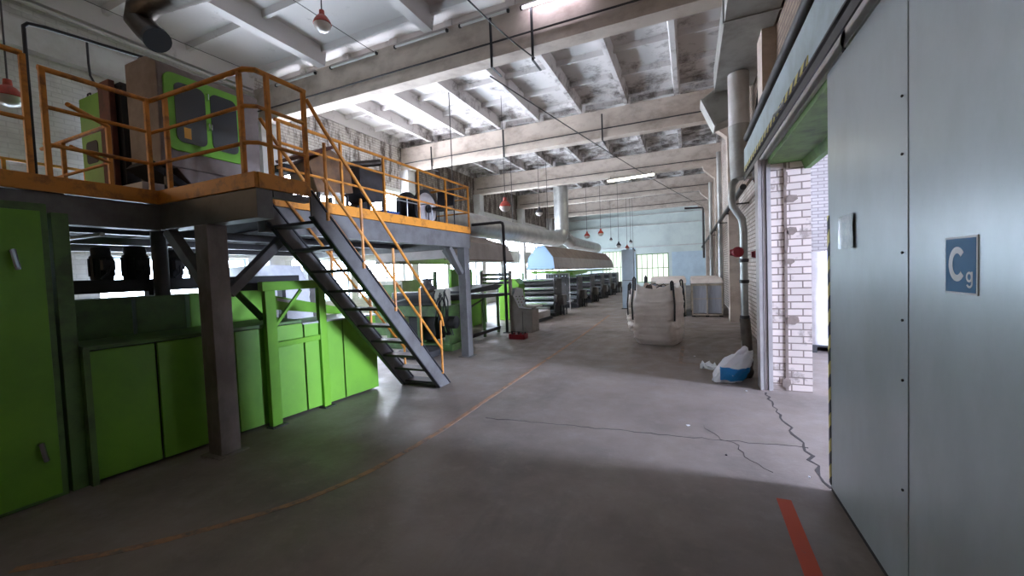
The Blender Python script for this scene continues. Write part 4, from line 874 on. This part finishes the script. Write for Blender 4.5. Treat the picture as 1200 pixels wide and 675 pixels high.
# ================================================================= BAGS, CRATES
def big_bag(loc, sx, sy, sz, lab, seed, rot=0):
    x, y, z = loc; b_ = thing('bulk_bag', loc, lab, 'bulk bag')
    nt, nz = 72, 40; vs = []; fs = []; ca_, sa_ = math.cos(rot), math.sin(rot)
    def P(px, py, pz): return (x+px*ca_-py*sa_, y+px*sa_+py*ca_, z+pz)
    for j in range(nz+1):
        t = j/nz
        k = 1.0-.10*(1-min(1, t*7))**2 + .035*math.sin(math.pi*t) - .10*max(0, t-.72)/.28
        for i in range(nt):
            a = 2*math.pi*i/nt; c, s_ = math.cos(a), math.sin(a); e = .42
            rx = sx/2*abs(c)**e*(1 if c >= 0 else -1); ry = sy/2*abs(s_)**e*(1 if s_ >= 0 else -1)
            corner = (abs(c)*abs(s_))*2
            wr_ = .034*noise.noise(V((c*1.1+seed, s_*1.1, t*15)))+.027*noise.noise(V((c*3, s_*3+seed, t*26)))+.04*noise.noise(V((c*1.2, s_*1.2, t*3+seed)))
            zz = sz*t + (.10*(corner-.55)*max(0, t-.6)/.4) + .02*noise.noise(V((c*3, s_*3, t*4+seed)))*(t > .05)
            vs.append(P(rx*(k+wr_*1.4), ry*(k+wr_*1.4), max(0, zz)))
    for j in range(nz):
        for i in range(nt): fs.append((j*nt+i, j*nt+(i+1)%nt, (j+1)*nt+(i+1)%nt, (j+1)*nt+i))
    base = len(vs)
    for q, sc in enumerate((.92, .8, .62, .42, .22)):
        for i in range(nt):
            v = vs[nz*nt+i]; cx_, cy_ = x, y
            n_ = noise.noise(V((v[0]*5, v[1]*5, q)))
            vs.append((cx_+(v[0]-cx_)*sc, cy_+(v[1]-cy_)*sc, v[2]-.03-(1-sc)*.24+.04*n_))
        o0 = nz*nt if q == 0 else base+(q-1)*nt; o1 = base+q*nt
        for i in range(nt): fs.append((o0+i, o0+(i+1)%nt, o1+(i+1)%nt, o1+i))
    vs.append((x, y, z+sz-.27)); c_ = len(vs)-1; o1 = base+4*nt
    for i in range(nt): fs.append((o1+i, o1+(i+1)%nt, c_))
    fs.append(tuple(range(nt))[::-1])
    MB().add(vs, fs).build('bag_body', 'bag', b_)
    for sx_, sy_ in ((-1, -1), (1, -1), (-1, 1), (1, 1)):
        px, py = sx_*sx*.46, sy_*sy*.46; up = .20 if sx_ < 0 else .10
        pts = [P(px*1.04, py*1.04, sz*.42), P(px*1.06, py*1.06, sz*.7), P(px*1.0, py*1.0, sz*.95), P(px*.98, py, sz+up*.8), P(px*.93, py*.98, sz+up), P(px*.88, py*.96, sz+up*.8), P(px*.90, py*.97, sz*.93)]
        MB().tube(pts, .018, 8).build('lifting_loop', 'black', b_)
    MB().tube([P(-sx*.1, -sy*.2, sz-.08), P(-sx*.13, -sy*.22, sz+.03), P(0, -sy*.24, sz+.05), P(sx*.1, -sy*.22, sz), P(sx*.02, -sy*.2, sz-.04), P(sx*.2, -sy*.28, sz+.04), P(sx*.3, -sy*.3, sz-.02)], .010, 6).build('tie_cord', 'black', b_)
    MB().prism([P(-sx*.25, -sy*.35, sz-.12), P(-sx*.02, -sy*.37, sz-.10), P(-sx*.06, -sy*.30, sz+.02), P(-sx*.18, -sy*.30, sz+.03)], (0, .01, 0)).build('spout_flap', 'grey_bag', b_)
    return b_
big_bag((-.62, 9.12, 0), .88, .88, 1.20, 'big white woven bulk bag with black loops standing in the aisle', 2, -.2)
bb = big_bag((-1.05, 10.9, 0), .9, .85, 1.0, 'white bulk bag mostly hidden behind the front bulk bag', 6, .1)
# wrapped frames / crates against the wall
def crate(x0, x1, y0, z1, lab):
    c = thing('wrapped_crate', ((x0+x1)/2, y0+.5, 0), lab, 'crate', 'grey wrapped crates by the right wall')
    MB().box((x0+.05, y0+.03, .1), (x1-.05, y0+1.1, z1-.16)).build('crate_load', 'crate_grey', c, .02)
    MB().prism([(x0, y0-.02, z1-.15), (x1, y0-.02, z1-.15), (x1-.03, y0+.1, z1), (x0+.03, y0+.1, z1)], (0, 1.1, 0)).build('cover', 'bag', c, .02)
    mb = MB()
    for x in (x0+.02, (x0+x1)/2-.02, x1-.06): mb.box((x, y0-.01, .04), (x+.04, y0+.03, z1-.15))
    mb.box((x0+.02, y0-.01, .04), (x1-.02, y0+.03, .09)); mb.box((x0+.02, y0-.01, z1-.22), (x1-.02, y0+.03, z1-.16)); mb.box((x0+.05, y0-.008, .55), (x1-.05, y0+.0, .57))
    mb.build('crate_frame', 'wood', c)
    boxes('pallet_runner', 'dark', c, [((x, y0+.05, 0), (x+.1, y0+1.0, .1)) for x in (x0+.02, (x0+x1)/2-.05, x1-.12)]); return c
crate(.02, .93, 13.75, 1.18, 'grey film covered crate nearest the right wall')
crate(-1.02, -.1, 13.85, 1.2, 'grey film covered crate second from the right wall, behind the bulk bag')
crate(.0, .9, 15.3, 1.2, 'tall covered crate in the second row behind the front crates')
crate(-1.3, -.15, 15.3, 1.22, 'covered crate in the second row behind the bulk bag')
# narrow pale blue column
pc = thing('steel_post_box', (-2.2, 16.4, 0), 'narrow tall pale blue column standing beyond the bulk bag', 'column')
MB().box((-2.42, 16.2, .03), (-1.98, 16.6, 2.3)).build('column_body', 'blue_wall', pc, .01)
MB().box((-2.46, 16.16, 0), (-1.94, 16.64, .03)).build('foot_plate', 'steel_dk', pc)
MB().box((-2.40, 16.19, 1.1), (-2.0, 16.2, 1.12)).build('seam', 'steel', pc)
# torn sack leaning on a dark sack
gb = thing('dark_sack', (.62, 6.45, 0), 'dark grey full sack lying against the gateway jamb', 'sack')
def sack(c, r, seed, parent, name, m, sq=.8, amp=.2, rot=(0, 0, 0), n=28):
    vs = []; fs = []; E_ = Matrix.Rotation(rot[2], 3, 'Z') @ Matrix.Rotation(rot[1], 3, 'Y') @ Matrix.Rotation(rot[0], 3, 'X')
    for j in range(1, n):
        th = math.pi*j/n
        for i in range(n*2):
            a = math.pi*i/n; d = V((math.sin(th)*math.cos(a), math.sin(th)*math.sin(a), math.cos(th)))
            d = V([abs(q)**sq*(1 if q >= 0 else -1) for q in d])
            k = 1+amp*noise.noise(d*1.6+V((seed, 0, 0)))+amp*.45*noise.noise(d*5+V((0, seed, 0)))
            p = E_ @ V((d.x*r[0]*k, d.y*r[1]*k, d.z*r[2]*k)); vs.append((c[0]+p.x, c[1]+p.y, max(.003, c[2]+p.z)))
    w_ = 2*n
    for j in range(n-2):
        for i in range(w_): fs.append((j*w_+i, j*w_+(i+1)%w_, (j+1)*w_+(i+1)%w_, (j+1)*w_+i))
    fs.append(tuple(range(w_))[::-1]); fs.append(tuple((n-2)*w_+i for i in range(w_)))
    return MB().add(vs, fs).build(name, m, parent)
sack((.66, 6.50, .15), (.13, .17, .18), 3, gb, 'sack_body', 'grey_bag')
MB().tube([(.66, 6.50, .30), (.67, 6.52, .36), (.70, 6.54, .39)], [.05, .03, .045], 10).build('sack_neck', 'grey_bag', gb)
def sack_mat():
    m, nt, N, L, b = nodes('printed_sack'); b.inputs['Roughness'].default_value = .45
    tc_ = N.new('ShaderNodeTexCoord'); sp_ = N.new('ShaderNodeSeparateXYZ'); L.new(tc_.outputs['Object'], sp_.inputs[0])
    n = N.new('ShaderNodeTexNoise'); n.inputs['Scale'].default_value = 6; L.new(tc_.outputs['Object'], n.inputs['Vector'])
    a = N.new('ShaderNodeMath'); a.operation = 'MULTIPLY_ADD'; a.inputs[1].default_value = .07; L.new(n.outputs[0], a.inputs[0]); L.new(sp_.outputs[2], a.inputs[2])
    r = N.new('ShaderNodeMath'); r.operation = 'LESS_THAN'; r.inputs[1].default_value = .24; L.new(a.outputs[0], r.inputs[0])
    g_ = N.new('ShaderNodeMath'); g_.operation = 'GREATER_THAN'; g_.inputs[1].default_value = .075; L.new(a.outputs[0], g_.inputs[0])
    x_ = N.new('ShaderNodeMath'); x_.operation = 'GREATER_THAN'; x_.inputs[1].default_value = -.10; L.new(sp_.outputs[0], x_.inputs[0])
    mu = N.new('ShaderNodeMath'); mu.operation = 'MULTIPLY'; L.new(r.outputs[0], mu.inputs[0]); L.new(g_.outputs[0], mu.inputs[1])
    mu2 = N.new('ShaderNodeMath'); mu2.operation = 'MULTIPLY'; L.new(mu.outputs[0], mu2.inputs[0]); L.new(x_.outputs[0], mu2.inputs[1])
    x = N.new('ShaderNodeMix'); x.data_type = 'RGBA'; x.inputs[6].default_value = s2l((222, 222, 226)) + (1,); x.inputs[7].default_value = s2l((30, 128, 190)) + (1,)
    L.new(mu2.outputs[0], x.inputs[0]); L.new(x.outputs[2], b.inputs['Base Color']); return m
ws_ = thing('torn_sack', (.45, 6.2, 0), 'torn white plastic sack with a blue printed band leaning on the dark sack', 'sack')
SM = sack_mat()
sack((.52, 6.16, .19), (.15, .11, .29), 8, ws_, 'sack_body', SM, .9, .34, (0, .70, .15))
mbs = []
grid = []; G = 12
for i in range(G+1):
    for j in range(G+1):
        u, v = i/G, j/G
        X = .12+.38*u; Y = 6.80-.62*u+(v-.5)*.34*(.15+.9*u); Z = .02+.10*u+.16*abs(noise.noise(V((u*5, v*4, 1))))+.04*(v-.5)**2*4*(1-u)
        grid.append((X, Y, Z))
MB().add(grid+[(a, b_, c-.006) for a, b_, c in grid], [(i*(G+1)+j, i*(G+1)+j+1, (i+1)*(G+1)+j+1, (i+1)*(G+1)+j) for i in range(G) for j in range(G)]+[tuple((G+1)**2+q for q in (i*(G+1)+j, (i+1)*(G+1)+j, (i+1)*(G+1)+j+1, i*(G+1)+j+1)) for i in range(G) for j in range(G)]).build('torn_flap', 'plastic_white', ws_)
random.seed(11)
for i, (x, y, lab) in enumerate(((.05, 7.75, 'white paper scrap on the floor behind the faint pink stripe'), (-.05, 4.35, 'small white plastic scrap on the floor in the middle of the doorway light'), (.25, 3.75, 'tiny dark pebble on the lit floor before the gateway'), (.62, 5.75, 'tiny white crumb on the floor before the gateway jamb'), (.78, 3.55, 'tiny white crumb on the floor near the sliding door edge'))):
    mb = MB(); r = .022 if i < 2 else .01
    ps = [(x+r*random.uniform(.5, 1.2)*math.cos(a), y+r*random.uniform(.5, 1.2)*math.sin(a), .001) for a in [q*math.pi/4 for q in range(8)]]
    mb.prism(ps, (0, 0, .004 if i < 2 else .008)); tag(mb.build('litter_scrap', 'plastic_white' if i != 2 else 'dark'), lab, 'litter')

for o in list(bpy.data.objects):
    if '_w' in o: del o['_w']
